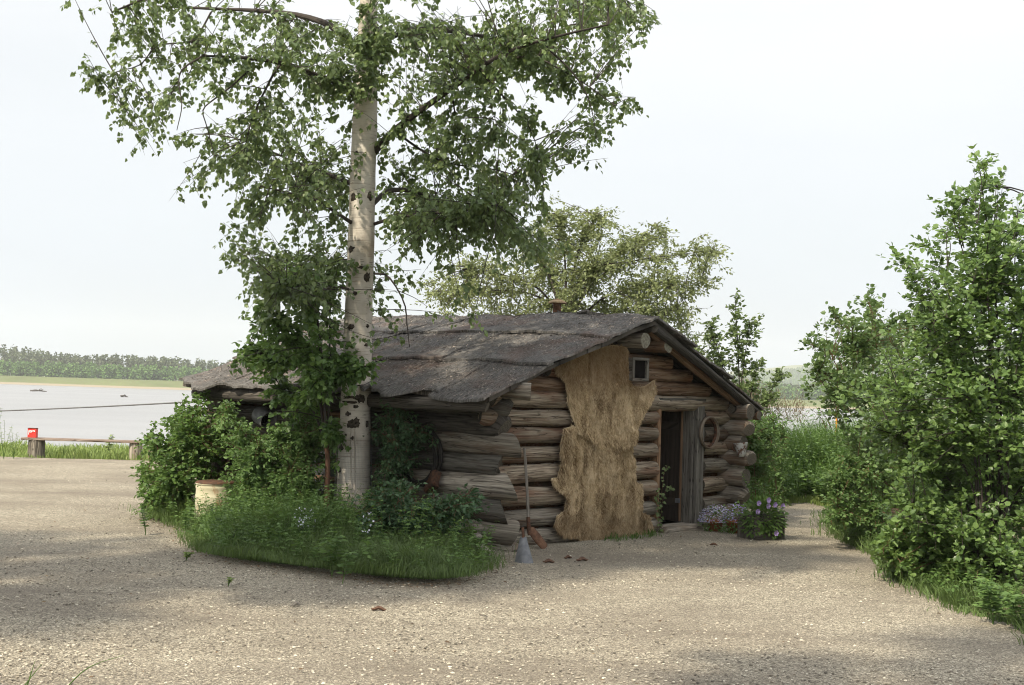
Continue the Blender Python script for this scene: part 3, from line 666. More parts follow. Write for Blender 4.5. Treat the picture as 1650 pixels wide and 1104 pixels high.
# moss chinking behind the logs
def chink(pieces, name='chinking'):
    g = Geo()
    for lo, hi in pieces: box(g, lo, hi)
    return g.build(name, M['chink'], cabin)
chink([((.03, .035, -.02), (DX0-.01, .085, 1.62)), ((DX1+.01, .035, -.02), (W-.03, .085, 1.62))])
g = Geo(); prof = np.array([[.05, 1.64], [XR, 2.56], [W-.05, 1.64]])
for y in (.035, .085): pass
v = np.array([[x, y, z] for y in (.035, .085) for x, z in prof]); g.add(v, [[0, 1, 2], [3, 5, 4]], 0, False); g.add(v, [[0, 3, 4, 1], [1, 4, 5, 2], [0, 2, 5, 3]], 0, False)
g.build('chinking', M['chink'], cabin)
g = Geo(); v = v+[0, L-.12, 0]; g.add(v, [[0, 1, 2], [3, 5, 4]], 0, False); g.add(v, [[0, 3, 4, 1], [1, 4, 5, 2], [0, 2, 5, 3]], 0, False); box(g, (.03, L-.085, -.02), (W-.03, L-.035, 1.62)); g.build('chinking', M['chink'], cabin)
chink([((.035, .09, -.02), (.085, WY0, 1.6)), ((.035, WY1, -.02), (.085, L-.09, 1.6)), ((.035, WY0, -.02), (.085, WY1, WZ0)), ((.035, WY0, WZ1), (.085, WY1, 1.6))])
chink([((W-.085, .09, -.02), (W-.035, L-.09, 1.6))])
# tufts of moss hanging out of the gaps of the gable wall
g = Geo(); rng = RS(8); P = []
zz = [.2, .43, .68, .92, 1.14, 1.35, 1.55]
n = 3200; x = rng.uniform(.05, W-.05, n); z = np.array(zz)[rng.randint(0, 7, n)]+rng.normal(size=n)*.016; keep = ((x < DX0-.02) | (x > DX1+.02)) & (fbm(np.stack([x*2.2, z*8, 0*x], 1), 4) > -.15)
x, z = x[keep], z[keep]; n = len(x)
leaves(g, np.stack([x, rng.uniform(-.05, .03, n), z], 1), np.stack([rng.normal(size=n), -rng.uniform(0, .6, n), rng.normal(size=n)*.35-.1], 1), unit(rng, n), rng.uniform(.02, .055, n), 'lance', 0, .8)
n = 1500; y = rng.uniform(.1, L-.1, n); z = np.array([.31, .56, .8, 1.03, 1.245, 1.455])[rng.randint(0, 6, n)]+rng.normal(size=n)*.016; kp = ((y < WY0) | (y > WY1) | (z < WZ0)); y, z = y[kp], z[kp]; n = len(y)
leaves(g, np.stack([rng.uniform(-.05, .03, n), y, z], 1), np.stack([-rng.uniform(0, .6, n), rng.normal(size=n), rng.normal(size=n)*.35], 1), unit(rng, n), rng.uniform(.02, .05, n), 'lance', 0, .8)
g.build('moss', M['chink'], cabin)
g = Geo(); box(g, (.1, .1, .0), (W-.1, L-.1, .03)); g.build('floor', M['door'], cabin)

# door: frame, threshold, plank leaf standing open inwards
g = Geo(); box(g, (2.995, -.075, .05), (3.06, .16, 1.655), 0, .008); g.build('door_jamb', M['edge'], cabin)
g = Geo(); box(g, (3.855, -.105, .0), (4.015, -.045, 1.665), 0, .01); box(g, (3.83, -.044, .0), (3.89, .17, 1.64), 0, .006); jr = g.build('door_jamb', M['plank'], cabin); jr['label'] = 'wide grey plank jamb'
g = Geo(); box(g, (2.98, -.10, 1.657), (4.05, .14, 1.715), 0, .008); g.build('lintel', M['plank'], cabin)
g = Geo(); box(g, (3.015, -.24, -.02), (3.84, .11, .085), 0, .03); g.build('threshold', M['log_grey'], cabin)
ang = math.radians(82); hinge = np.array([3.79, .10, 0]); ca, sa = math.cos(ang), math.sin(ang)
Mr = np.array([[-ca, sa, 0], [sa, ca, 0], [0, 0, 1]]).T      # door-local x runs from the hinge along the leaf
Mr = np.column_stack([np.array([-ca, sa, 0]), np.array([-sa, -ca, 0]), np.array([0, 0, 1])])
g = Geo()
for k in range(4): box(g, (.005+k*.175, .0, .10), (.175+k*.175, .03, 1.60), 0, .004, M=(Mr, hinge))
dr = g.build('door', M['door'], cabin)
for z_ in (.30, 1.30): g = Geo(); box(g, (.03, .0315, z_), (.66, .05, z_+.10), 0, .004, M=(Mr, hinge)); g.build('batten', M['door'], dr)
g = Geo(); box(g, (-.012, -.002, .10), (.003, .048, 1.60), 0, .003, M=(Mr, hinge)); g.build('door_edge', M['edge'], dr)
g = Geo(); box(g, (-.02, .05, .34), (.05, .062, .40), 0, .003, M=(Mr, hinge)); g.build('hinge', M['tin'], dr)
# vent box under the ridge
a = gp(1006, 577, -.10); b = gp(1046, 613, -.10)
va_, vb_ = gp(1019, 614, -.27), gp(1046, 577, -.27); bx0, bx1, bz0, bz1 = va_[0]+.01, vb_[0]-.01, va_[2]+.008, vb_[2]-.008
g = Geo()
box(g, (bx0, -.26, bz0), (bx1, .0, bz0+.022), 0, .004); box(g, (bx0, -.26, bz1-.022), (bx1, .0, bz1), 0, .004)
box(g, (bx0, -.258, bz0+.0225), (bx0+.024, .0, bz1-.0225), 0, .004); box(g, (bx1-.024, -.258, bz0+.0225), (bx1, .0, bz1-.0225), 0, .004)
vb = g.build('vent_box', M['plank'], cabin)
g = Geo(); box(g, (bx0-.01, -.276, bz0-.008), (bx1+.01, -.2605, bz0+.03), 0, .003); box(g, (bx0-.01, -.276, bz1-.03), (bx1+.01, -.2605, bz1+.008), 0, .003)
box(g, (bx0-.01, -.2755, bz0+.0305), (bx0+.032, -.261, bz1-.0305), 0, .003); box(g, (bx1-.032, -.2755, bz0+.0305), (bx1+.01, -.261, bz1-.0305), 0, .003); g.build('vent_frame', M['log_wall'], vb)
g = Geo(); box(g, (bx0+.0245, -.235, bz0+.0225), (bx1-.0245, -.225, bz1-.0225)); g.build('vent_opening', M['black'], vb)

# window in the long wall
g = Geo()
box(g, (-.10, WY0-.06, WZ0-.05), (.09, WY1+.06, WZ0), 0, .006); box(g, (-.095, WY0-.05, WZ1), (.09, WY1+.05, WZ1+.05), 0, .006)
box(g, (-.09, WY0-.045, WZ0+.001), (.088, WY0, WZ1-.001), 0, .005); box(g, (-.09, WY1, WZ0+.001), (.088, WY1+.045, WZ1-.001), 0, .005)
ym = (WY0+WY1)/2; box(g, (-.02, ym-.018, WZ0+.001), (.012, ym+.018, WZ1-.001), 0, .003)
wf = g.build('window', M['edge'], cabin)
t = NT('window_glass'); t.done((.05, .055, .06), .04, None, .9); M['glass'] = t.m
g = Geo(); box(g, (-.004, WY0+.001, WZ0+.001), (.002, WY1-.001, WZ1-.001)); g.build('pane', M['glass'], wf)

# roof: warped surface of overlapping bark-like sheets
def ridge_pt(y): return np.stack([XR+.02*np.sin(y*1.3), y, 2.665+.055*smooth(-.5, .75, y)+.012*np.sin(y*2.1)*smooth(.5, 1.5, y)], -1)
def eaveL(y): return np.stack([-.62+.06*np.sin(y*2.3+.4)-.04*smooth(.3, 1.2, y), y, 1.655+.05*smooth(-.1, .7, y)-.012*np.sin(y*3.4+1)-.02*smooth(3.6, 5, y)], -1)
def eaveR(y): return np.stack([5.13+.05*np.sin(y*2.1), y, 1.63+.03*np.sin(y*1.7)+.0*y], -1)
def roofS(side, s, y):
    yy = y*1.0; A = ridge_pt(yy); B = eaveL(yy) if side == 0 else eaveR(yy); p = A+(B-A)*s[..., None]
    p[..., 2] += .045*np.sin(np.pi*s)*(1 if side == 0 else .6)+.018*fbm(np.stack([s*3.1, y*1.7, 0*s+side*9], -1).reshape(-1, 3), 5).reshape(s.shape)
    # front edge follows the photo: ridge juts out, lower ends step back a little
    return p
roof = Geo()
yF = lambda side, s: (-.49+.07*s) if side == 0 else (-.49+.20*s)
YB = L+.32
for side in (0, 1):      # the pole deck under the covering
    ns, ny = 14, 30; s = np.linspace(0.0, .97, ns)[:, None]*np.ones(ny); yv = np.linspace(0, 1, ny)[None, :]*np.ones((ns, 1)); y = (yF(side, s)+.05)*(1-yv)+(YB-.05)*yv
    top = roofS(side, s, y)-[0, 0, .022]; bot = top-[0, 0, .05]; idx = np.arange(ns*ny).reshape(ns, ny)
    q = np.stack([idx[:-1, :-1], idx[:-1, 1:], idx[1:, 1:], idx[1:, :-1]], -1).reshape(-1, 4); uv = np.stack([s*2.9, y], -1).reshape(-1, 2)
    n0 = roof.n; roof.add(top, q, 0, True, uv); roof.add(bot, q[:, ::-1], 0, True, uv)
    bd = np.concatenate([idx[0, :], idx[1:, -1], idx[-1, ::-1][1:], idx[::-1, 0][1:-1]]); b2 = np.roll(bd, -1)
    roof.Fs.append((np.stack([bd, b2, b2+ns*ny, bd+ns*ny], 1)+n0, 0, False))
roof = roof.build('roof', M['log_dark'], cabin)
rng = RS(31)
def sheet(side, s0, s1, y0, y1, lift, seed, edge_rag):
    ns, ny = 22, 26; s = np.linspace(s0, s1, ns)[:, None]*np.ones(ny); t = np.linspace(0, 1, ny)[None, :]*np.ones((ns, 1)); y = y0+(y1-y0)*t
    u = np.linspace(0, 1, ns)[:, None]*np.ones(ny)
    rs = RS(seed); q = np.stack([s*8, y*5, 0*s+seed], -1).reshape(-1, 3)
    wav = fbm(np.stack([y*3.2, 0*y+seed, 0*y], -1).reshape(-1, 3), seed).reshape(s.shape)
    s = s+edge_rag*.032*wav*u**2+.010*wav*(1-u); wv2 = fbm(np.stack([s*9, 0*y+seed*3, 0*y], -1).reshape(-1, 3), seed+3).reshape(s.shape)
    y = y+.03*wv2*(np.abs(t-.5)*2)**2*np.where((t < .5) & (y0 < 0), .25, 1.)
    p = roofS(side, np.clip(s, -.01, 1.06), y)
    sag = smooth(1.0, 1.05, s)*.02
    h = lift+.022*u**3+.010*fbm(q, seed).reshape(s.shape)*1.0+.012*smooth(.86, 1, np.abs(t-.5)*2)*rs.uniform(.2, 1)
    p[..., 2] += h-sag
    p[..., 2] += .006*vnoise(np.stack([s*60, y*22, 0*s], -1).reshape(-1, 3), seed+9).reshape(s.shape)
    th = .026; idx = np.arange(ns*ny).reshape(ns, ny); qd = np.stack([idx[:-1, :-1], idx[:-1, 1:], idx[1:, 1:], idx[1:, :-1]], -1).reshape(-1, 4)
    if side: qd = qd[:, ::-1]
    uv = np.stack([s*2.7+seed*.37, y+seed*.61], -1).reshape(-1, 2); g = Geo(); g.add(p, qd, 0, True, uv); n0 = g.n; g.add(p-[0, 0, th], qd[:, ::-1], 0, True, uv)
    bd = np.concatenate([idx[0, :], idx[1:, -1], idx[-1, ::-1][1:], idx[::-1, 0][1:-1]]); b2 = np.roll(bd, -1); f = np.stack([bd, bd+ns*ny, b2+ns*ny, b2], 1)
    g.Fs.append((f if not side else f[:, ::-1], 0, False))
    return g.build('roofing_sheet', M['roof'], roof)
sd = 100
for side in (0, 1):
    courses = [(.64, 1.02, 0.0, 1.0), (.29, .685, .016, .35), (-.005, .325, .032, .35)]
    for ci, (s0, s1, lift, rag) in enumerate(courses):
        cuts_ = [None, .42+.1*ci, 1.32-.12*ci, 2.2+.14*ci, 3.12-.1*ci, 4.0+.1*ci, YB]
        for k in range(6):
            y0 = yF(side, (s0+s1)/2)-(.012*ci) if k == 0 else cuts_[k]; sd += 1
            sheet(side, s0, s1, y0, cuts_[k+1]+.05 if k < 5 else YB+.03*rng.uniform(), lift+.007*((k+ci) % 2)+rng.uniform(0, .003), sd, rag if k else .12)
# poles, purlins and edge logs carrying the roof
def rl(side, s, y, dz): p = roofS(side, np.array([s]), np.array([y]))[0]; p[2] += dz; return p
pa = gp(1041, 550, -.42); pb = gp(1078, 556, -.40)
log(pa, (pa[0], L+.2, pa[2]+.03), .092, 'log_grey', name='purlin', end='pale_end'); log(pb, (pb[0], L+.2, pb[2]+.04), .088, 'log_red', name='purlin', end='pale_end')
log((-.03, -.50, 1.735), (-.02, .35, 1.75), .095, 'log_grey', ('axe', 'flat'), name='purlin')
log((-.50, -.22, 1.575), (-.52, L+.1, 1.60), .075, 'log_dark', ('round', 'flat'), name='eave_pole', end='end')
log((5.0, -.34, 1.52), (5.0, L+.1, 1.54), .06, 'log_red', ('flat', 'flat'), name='eave_pole')
log((4.55, -.16, 1.60), (5.16, -.16, 1.535), .055, 'log_dark', ('flat', 'flat'), name='eave_pole')
a = rl(1, .01, -.43, -.10); b = rl(1, 1.0, -.27, -.085); log(a, b, .05, 'log_dark', name='barge_pole', bend=.02)
a = rl(1, .03, -.30, -.12); b = rl(1, .97, -.16, -.11); log(a, b, .05, 'log_red', name='barge_pole', bend=.02)
g = Geo(); rng = RS(4)      # debris of bark and needles lying on the roof
n = 13000; s = rng.uniform(0, 1, n); y = rng.uniform(-.45, L+.2, n); p = roofS(0, s, y)+np.array([0, 0, .045])-np.stack([0*s, 0*s, .016*smooth(.3, .7, s)], 1)
D = np.stack([-rng.uniform(.3, 1, n), rng.normal(size=n)*.5, -.34*rng.uniform(.3, 1, n)+rng.normal(size=n)*.15], 1)
leaves(g, p, D, np.stack([-.3+rng.normal(size=n)*.3, rng.normal(size=n)*.3, np.ones(n)], 1), rng.uniform(.012, .045, n), 'lance', 0, 1.4)
M['debris'] = leaf_mat('roof_debris', (.07, .06, .055), (.21, .185, .165), (.2, .15, .1), .05, .9, (.42, .36, .31))
tag(g.build('roof_litter', M['debris'], roof), kind='stuff')
# stovepipe standing behind the ridge
yb = 1.34; pc = rl(1, .10, yb, .085)
g = Geo(); lathe(g, [(.055, -.1), (.055, .24), (.058, .245), (.058, .25), (.05, .25)], pc, 18); sp_ = g.build('stovepipe', M['rust'], cabin)
g = Geo(); lathe(g, [(.0, .262), (.03, .255), (.10, .228), (.128, .205), (.128, .198), (.10, .212), (.0, .235)], pc, 20); g.build('cap', M['cap'], sp_)
for a in (0, 2.1, 4.2):
    pass
# fallen corner post under the far eave
a = w2l(at(375, 640, 18.05)); b = w2l(at(369, 735, 18.05)); log((-.30, L-.12, 1.62), (-.32, L-.08, .1), .05, 'log_grey', name='post')

# ------------------------------------------------------------------ things on and round the cabin
def hide(name, px, y0, furmat, label, seed, n, flen, zcut=None):
    rng = RS(seed); poly = []
    for i, (u, v) in enumerate(px):
        a = gp(u, v, y0); poly.append([a[0], a[2]])
    poly = np.array(poly); k = len(poly); fine = []
    for a, b in zip(poly, np.roll(poly, -1, 0)):
        m = max(1, int(np.linalg.norm(b-a)/.03)); fine += [a+(b-a)*j/m for j in range(m)]
    fine = np.array(fine); fine += .008*np.stack([vnoise(np.column_stack([fine*14, 0*fine[:, 0]]), seed), vnoise(np.column_stack([fine*14, 0*fine[:, 0]]), seed+1)], 1)
    def depth(P):   # lies on the round logs, a little bulged, edges curling off the wall
        zc = np.array([z for z, r in GZ]+[1.655, 1.83, 1.995, 2.165, 2.325]); d = np.abs(P[:, 1:2]-zc[None]).min(1)
        return y0+.006*smooth(.02, .11, d)-.042*fbm(np.column_stack([P*[4.6, 1.2], 0*P[:, 0]]), seed+5)+.02*(1-smooth(0, .12, poly_dist(P, fine)))*-1*vnoise(np.column_stack([P*5, 0*P[:, 0]]), seed+9)-.012*fbm(np.column_stack([P*11, 0*P[:, 0]]), seed+6)-.03
    lo, hi = fine.min(0), fine.max(0); st = .035
    X, Y = np.meshgrid(np.arange(lo[0], hi[0], st), np.arange(lo[1], hi[1], st)); P = np.stack([X.ravel(), Y.ravel()], 1)+rng.uniform(-.3, .3, (X.size, 2))*st
    P = P[in_poly(P[:, 0], P[:, 1], fine)]; P = P[poly_dist(P, fine) > .015]; m = len(fine)
    r = delaunay_2d_cdt([Vector(p) for p in np.vstack([fine, P])], [(i, (i+1) % m) for i in range(m)], [list(range(m))], 1, 1e-6)
    Q = np.array([[p.x, p.y] for p in r[0]]); T = np.array([f for f in r[2] if len(f) == 3]); g = Geo()
    d = depth(Q); g.add(np.column_stack([Q[:, 0], d, Q[:, 1]]), T[:, ::-1]); nb = g.n; g.add(np.column_stack([Q[:, 0], d+.018, Q[:, 1]]), T)
    S = np.zeros((0, 2))
    while len(S) < n:
        q = rng.uniform(lo-.01, hi+.01, (n, 2)); S = np.vstack([S, q[in_poly(q[:, 0], q[:, 1], fine)]])
    S = S[:n]; dd = depth(S); q3 = np.column_stack([S*3.2, 0*dd]); sw = fbm(q3, seed+8)*.9; tuft = vnoise(np.column_stack([S*26, 0*dd]), seed+12)
    D = np.stack([np.sin(sw)*.8+.45*tuft+rng.normal(size=n)*.2, -.30-.3*np.abs(tuft)+rng.normal(size=n)*.10, -np.cos(sw*.6)*.95+rng.normal(size=n)*.25], 1)
    ed = poly_dist(S, fine); Ln = flen*rng.uniform(.6, 1.25, n)*(1+.5*(ed < .05))
    N = nrm(np.stack([rng.normal(size=n)*.5, -np.ones(n), rng.normal(size=n)*.5+.4], 1))
    leaves(g, np.column_stack([S[:, 0], dd-.002, S[:, 1]]), D, N, Ln, 'lance', 0, .42)
    ne = len(fine)*7; k = rng.randint(0, len(fine), ne); ctr = poly.mean(0); out = nrm(fine-(np.roll(fine, 9, 0)+np.roll(fine, -9, 0))/2+1e-5); sgn = np.where(in_poly(*(fine+out*.02).T, fine), -1, 1)[:, None]; out = (out*sgn)[k]
    E = fine[k]+rng.normal(size=(ne, 2))*.008; kp = ~((E[:, 1] < zcut) & (E[:, 1] > zcut-.35)) if zcut else np.ones(ne, bool); E, out = E[kp], out[kp]; ne = len(E); de = depth(E); leaves(g, np.column_stack([E[:, 0], de+.004, E[:, 1]]), np.stack([out[:, 0]*.8+rng.normal(size=ne)*.3, -.15+rng.normal(size=ne)*.15, out[:, 1]*.6-.75+rng.normal(size=ne)*.25], 1), np.stack([rng.normal(size=ne)*.4, -np.ones(ne), rng.normal(size=ne)*.4], 1), flen*rng.uniform(.6, 1.4, ne), 'lance', 0, .4)
    o = g.build(name, M[furmat]); o.location = Vector(C0); o.rotation_euler = (0, 0, ROT)
    return tag(o, label, 'hide', 'hides hung on the gable wall')
up_px = [(896, 590), (915, 577), (938, 568), (962, 560), (985, 556), (1003, 560), (1004, 582), (1006, 612), (1014, 622), (1030, 624), (1044, 619), (1051, 612), (1052, 630), (1046, 645), (1036, 657), (1027, 672), (1019, 690), (1015, 712), (1000, 722), (980, 716), (962, 722), (950, 708), (936, 700), (924, 692), (919, 662), (914, 634), (906, 610), (899, 600)]
lo_px = [(903, 703), (905, 691), (917, 686), (935, 688), (944, 684), (954, 690), (958, 702), (1000, 704), (1015, 700), (1018, 726), (1023, 756), (1019, 777), (1031, 780), (1034, 790), (1031, 809), (1030, 825), (1044, 832), (1050, 841), (1049, 853), (1041, 862), (1018, 864), (1009, 874), (993, 876), (984, 863), (977, 860), (972, 871), (956, 873), (942, 871), (926, 862), (908, 864), (896, 856), (889, 846), (894, 832), (905, 823), (907, 802), (899, 790), (890, 780), (887, 771), (898, 769), (901, 756), (902, 744), (899, 731)]
hide('animal_hide', up_px, -.132, 'fur_tan', 'smaller tan hide, browner at its top, hanging from under the eave beside the vent box', 3, 36000, .036, 1.36)
hide('animal_hide', lo_px, -.125, 'fur_tan', 'large tan fur hide hanging down to the sill log left of the door', 4, 60000, .036)

# spade with a long grey handle, leaning on the gable wall
sh = empty('spade', gnd(878, 905), 'long handled spade with rusty blade leaning on the log wall', 'spade')
base = np.array(sh.location); tip = l2w(gp(878, 906, -.36)); mid = l2w(gp(852, 848, -.26)); top = l2w(gp(845, 722, -.13)); B0 = np.array([base[0], base[1], 0.])
tip[2] = .012
g = Geo(); tube(g, catmull([mid+(top-mid)*.0, mid+(top-mid)*.5+[.004, 0, 0], top], 10)-B0, np.linspace(.019, .015, 10), 10, 0); g.build('handle', M['handle'], sh)
g = Geo(); dm = nrm(top-mid); tube(g, np.array([mid-dm*.10, mid-dm*.05, mid+dm*.10])-B0, [.018, .026, .022], 10, 0); g.build('socket', M['rust_dark'], sh)
g = Geo(); d = nrm(tip-mid); sd_ = nrm(np.cross(d, EL)); nn = np.cross(sd_, d); ln = np.linalg.norm(tip-mid); b0 = mid+d*.03; prof = [(0, .022, .008), (.10, .052, .010), (.45, .058, .008), (.88, .052, .003), (1.0, .040, .0)]; V = []
for s_, w_, c_ in prof:
    for x in (-1, -.5, 0, .5, 1):
        p = b0+d*(ln-.03)*s_+sd_*w_*x+nn*(c_*(x*x)); V += [p, p-nn*.007]
V = np.array(V)-B0; Fq = []
for i in range(4):
    for j in range(4):
        a = (i*5+j)*2; b = a+2; c = a+10; e = c+2; Fq += [[a, b, e, c], [a+1, c+1, e+1, b+1]]
for i in range(4):
    for j in (0, 4): a = (i*5+j)*2; c = a+10; Fq.append([a, c, c+1, a+1] if j == 0 else [a, a+1, c+1, c])
g.add(V, Fq, 0, True); g.build('blade', M['rust'], sh)
# grey sheet metal scoop standing on its wide end
sc_ = empty('metal_scoop', gnd(843, 909), 'grey sheet metal scoop standing on its wide end beside the spade', 'scoop'); B0 = np.array(sc_.location)
g = Geo(); a0 = gnd(829, 907)-B0; a1 = gnd(860, 909)-B0; t0 = at(838, 866, B0[1]+.16)-B0; t1 = at(848, 865, B0[1]+.16)-B0
rows = []
for s_ in np.linspace(0, 1, 7):
    l_, r_ = a0+(t0-a0)*s_, a1+(t1-a1)*s_; rows.append([l_+(r_-l_)*x+np.array([0, -(.05*(1-s_)+.018)*math.sin(math.pi*x), 0]) for x in np.linspace(0, 1, 9)])
R_ = np.array(rows); idx = np.arange(63).reshape(7, 9); q = np.stack([idx[:-1, :-1], idx[:-1, 1:], idx[1:, 1:], idx[1:, :-1]], -1).reshape(-1, 4); g.add(R_, q); g.add(R_+[0, .006, 0], q[:, ::-1])
g.build('scoop_body', M['tin'], sc_)
g = Geo(); tube(g, catmull([(t0+t1)/2+[0, -.01, -.03], (t0+t1)/2+[0, .0, .03], (t0+t1)/2+[-.01, .01, .10]], 6), .016, 8, 0); g.build('socket', M['rust_dark'], sc_)

def torus(g, c, A, B, R, rt, mat=0, n=40, k=8, flat=1.0, wob=0, seed=0):
    th = np.linspace(0, 2*math.pi, n+1); ph = np.linspace(0, 2*math.pi, k+1); Nn = np.cross(A, B)
    rr = R*(1+wob*np.sin(th*3+seed)); rad = np.cos(th)[:, None]*A+np.sin(th)[:, None]*B
    V = c+rad[:, None]*(rr[:, None]+rt*np.cos(ph)[None])[:, :, None]+Nn*(rt*flat*np.sin(ph))[None, :, None]
    idx = np.arange((n+1)*(k+1)).reshape(n+1, k+1); q = np.stack([idx[:-1, :-1], idx[:-1, 1:], idx[1:, 1:], idx[1:, :-1]], -1).reshape(-1, 4)
    uv = np.stack([np.repeat(th*R, k+1), np.tile(np.linspace(0, 1, k+1), n+1)], 1); g.add(V, q, mat, True, uv)
Z3 = np.array([0, 0, 1.0])
c = l2w(gp(1143, 697, -.14)); hp = empty('wooden_hoop', c, 'round bentwood hoop hung on the logs right of the door', 'hoop')
g = Geo(); torus(g, np.zeros(3), EG, Z3, .205, .014, flat=2.2); g.build('outer_ring', M['hoop'], hp)
g = Geo(); torus(g, EL*.02, EG, Z3, .182, .009, flat=2.6); g.build('inner_ring', M['rust_dark'], hp)
c = l2w(sp(678, 735, -.16)); coil = empty('coiled_hose', c, 'dark coil of hose hanging on the long wall right of the birch', 'coil')
for k_, (R_, dx) in enumerate([(.33, 0), (.315, -.03), (.285, .01), (.25, -.02)]):
    g = Geo(); torus(g, -EG*(.012*k_)+EL*dx*.4-Z3*.012*k_, EL, Z3, R_, .016, wob=.02, seed=k_*2.1); g.build('hose_loop', M['tyre'], coil)
# tin can hung sideways under the far eave
c = l2w(sp(418, 668, -.17)); cn = empty('tin_can', c, 'old grey tin can hung sideways on the far end of the long wall', 'can'); ax = nrm(np.array([.62, -.72, -.30]))
g = Geo(); lathe(g, [(.0, 0), (.112, .0), (.116, .01), (.112, .02), (.112, .12), (.115, .125), (.112, .13), (.112, .24), (.118, .25), (.108, .25), (.105, .235), (.104, .03), (0, .03)], np.zeros(3), 24, 0, ax); g.build('can_body', M['can'], cn)
g = Geo(); lathe(g, [(.0, .10), (.103, .10)], np.zeros(3), 20, 0, ax); g.build('can_inside', M['black'], cn)
# enamel funnel pot on the right corner
c = l2w(gp(1195, 735, -.34)); en = empty('enamel_pot', c, 'small white enamel pot with rusty side hung on the right corner logs', 'pot')
g = Geo(); lathe(g, [(.0, -.01), (.035, -.01), (.055, .03), (.088, .15), (.096, .172), (.098, .178), (.092, .178), (.084, .15), (.05, .03), (0, .0)], np.zeros(3), 24, 0, nrm(np.array([-.1, .05, 1]))); g.build('pot_body', M['enamel'], en)
g = Geo(); torus(g, np.array([-.085, 0, .11]), nrm(np.array([1., .2, 0])), Z3, .045, .008, n=16); g.build('handle', M['rust_dark'], en)

# barrel
c = gnd(345, 851); br = empty('barrel', c+[0, 0, .02], 'cream painted metal barrel with rusty lid standing in the weeds', 'barrel')
g = Geo(); pr = [(0, .0), (.225, .0), (.232, .01)]
for z in np.linspace(.02, .50, 26): pr.append((.232+(.006 if int(z*26) % 3 == 0 and z > .28 else 0)+.004*math.sin(z*9), z))
pr += [(.238, .505), (.238, .52), (.228, .522)]
lathe(g, pr, np.zeros(3), 36); g.build('barrel_body', M['barrel'], br)
g = Geo(); lathe(g, [(.0, .545), (.15, .548), (.225, .54), (.243, .53), (.243, .517)], np.array([.005, 0, 0]), 32); g.build('lid', M['rust_dark'], br)
# bench with two stump legs and the red box on it
Yb = gnd(58, 737)[1]; bl, brr = at(38, 706, Yb+.18), at(232, 708, Yb+.18); gb = gnd(135, 737)
bz = .415; bn = empty('bench', [gb[0], Yb+.18, 0], 'plank bench on two log stumps at the edge of the river bank', 'bench'); o_ = np.array(bn.location)
g = Geo(); box(g, np.array([bl[0], Yb+.0, bz-.05])-o_, np.array([brr[0], Yb+.36, bz])-o_, 0, .008); g.build('seat', M['bench'], bn)
for u0, u1 in ((45, 72), (208.5, 229.5)):
    x0, x1 = at(u0, 725, Yb+.18)[0], at(u1, 725, Yb+.18)[0]; cx, r = (x0+x1)/2, (x1-x0)/2; g = Geo()
    tube(g, np.array([[cx, Yb+.18, z] for z in np.linspace(-.06, bz-.052, 6)])-o_, r*np.linspace(1.04, .97, 6), 18, 0, True, .03, int(u0), 1., 1); g.build('stump_leg', [M['log_grey'], M['end']], bn)
xb = at(53, 700, Yb+.15)[0]; rb = empty('red_box', [xb, Yb+.14, bz], 'small red box with a white mark standing on the bench', 'box')
g = Geo(); box(g, (-.092, -.06, 0), (.092, .06, .195), 0, .006); g.build('box_body', M['red'], rb)
g = Geo(); box(g, (-.097, -.065, .1955), (.097, .065, .208), 0, .004); g.build('lid', M['rust_dark'], rb)
g = Geo(); rng = RS(3)
for (x, z, w_, h_) in ((-.062, .138, .022, .03), (-.034, .145, .03, .022), (-.002, .14, .024, .03), (.03, .146, .03, .022), (.058, .142, .018, .028), (-.066, .09, .012, .05), (-.03, .118, .05, .012)): box(g, (x-w_/2, -.0635, z-h_/2), (x+w_/2, -.0605, z+h_/2), 0)
g.build('white_mark', M['white'], rb)
x = at(246, 722, Yb+.2)[0]; g = Geo(); tube(g, np.array([[x, Yb+.25, z] for z in np.linspace(-.05, .36, 5)]), .10, 14, 0, True, .04, 9, 1., 1)
tag(g.build('stump', [M['bench'], M['end']]), 'short brown stump at the right end of the bench, half behind the shrub', 'stump')
# cable slung from the far corner of the cabin out over the bank
a = l2w((-.33, L-.1, 1.50)); b = at(-260, 668, 27.0); g = Geo(); tt_ = np.linspace(0, 1, 24); P = a+(b-a)*tt_[:, None]; P[:, 2] -= .10*4*tt_*(1-tt_)*.4
tube(g, P, .011, 6); tag(g.build('cable', M['cable']), 'thin dark cable slung from the cabin eave out over the river bank', 'cable')
# driftwood far out on the water
for (u, v, w_, lab) in ((200, 640, 9, 'dark driftwood lump far out on the river, nearer the cabin roof'), (62, 631, 22, 'long low driftwood snag far out on the river on the left')):
    c = gnd(u, v, -3.0); ln = w_*c[1]/F; g = Geo(); tube(g, c+catmull([[-ln*.6, 0, .1], [-ln*.1, .3, .35], [ln*.6, 0, .05]], 8), np.linspace(.35, .15, 8), 7, 0, True, .2, 4)
    tube(g, c+catmull([[0, 0, .2], [ln*.08, 0, .6], [ln*.2, .2, 1.0 if w_ > 10 else .5]], 6), np.linspace(.2, .05, 6), 5)
    if w_ > 10: tube(g, c+catmull([[ln*.1, 0, .2], [ln*.2, 0, .5], [ln*.35, .2, .8]], 6), np.linspace(.15, .05, 6), 5)
    tag(g.build('driftwood', M['log_dark']), lab, 'driftwood', 'driftwood in the river')
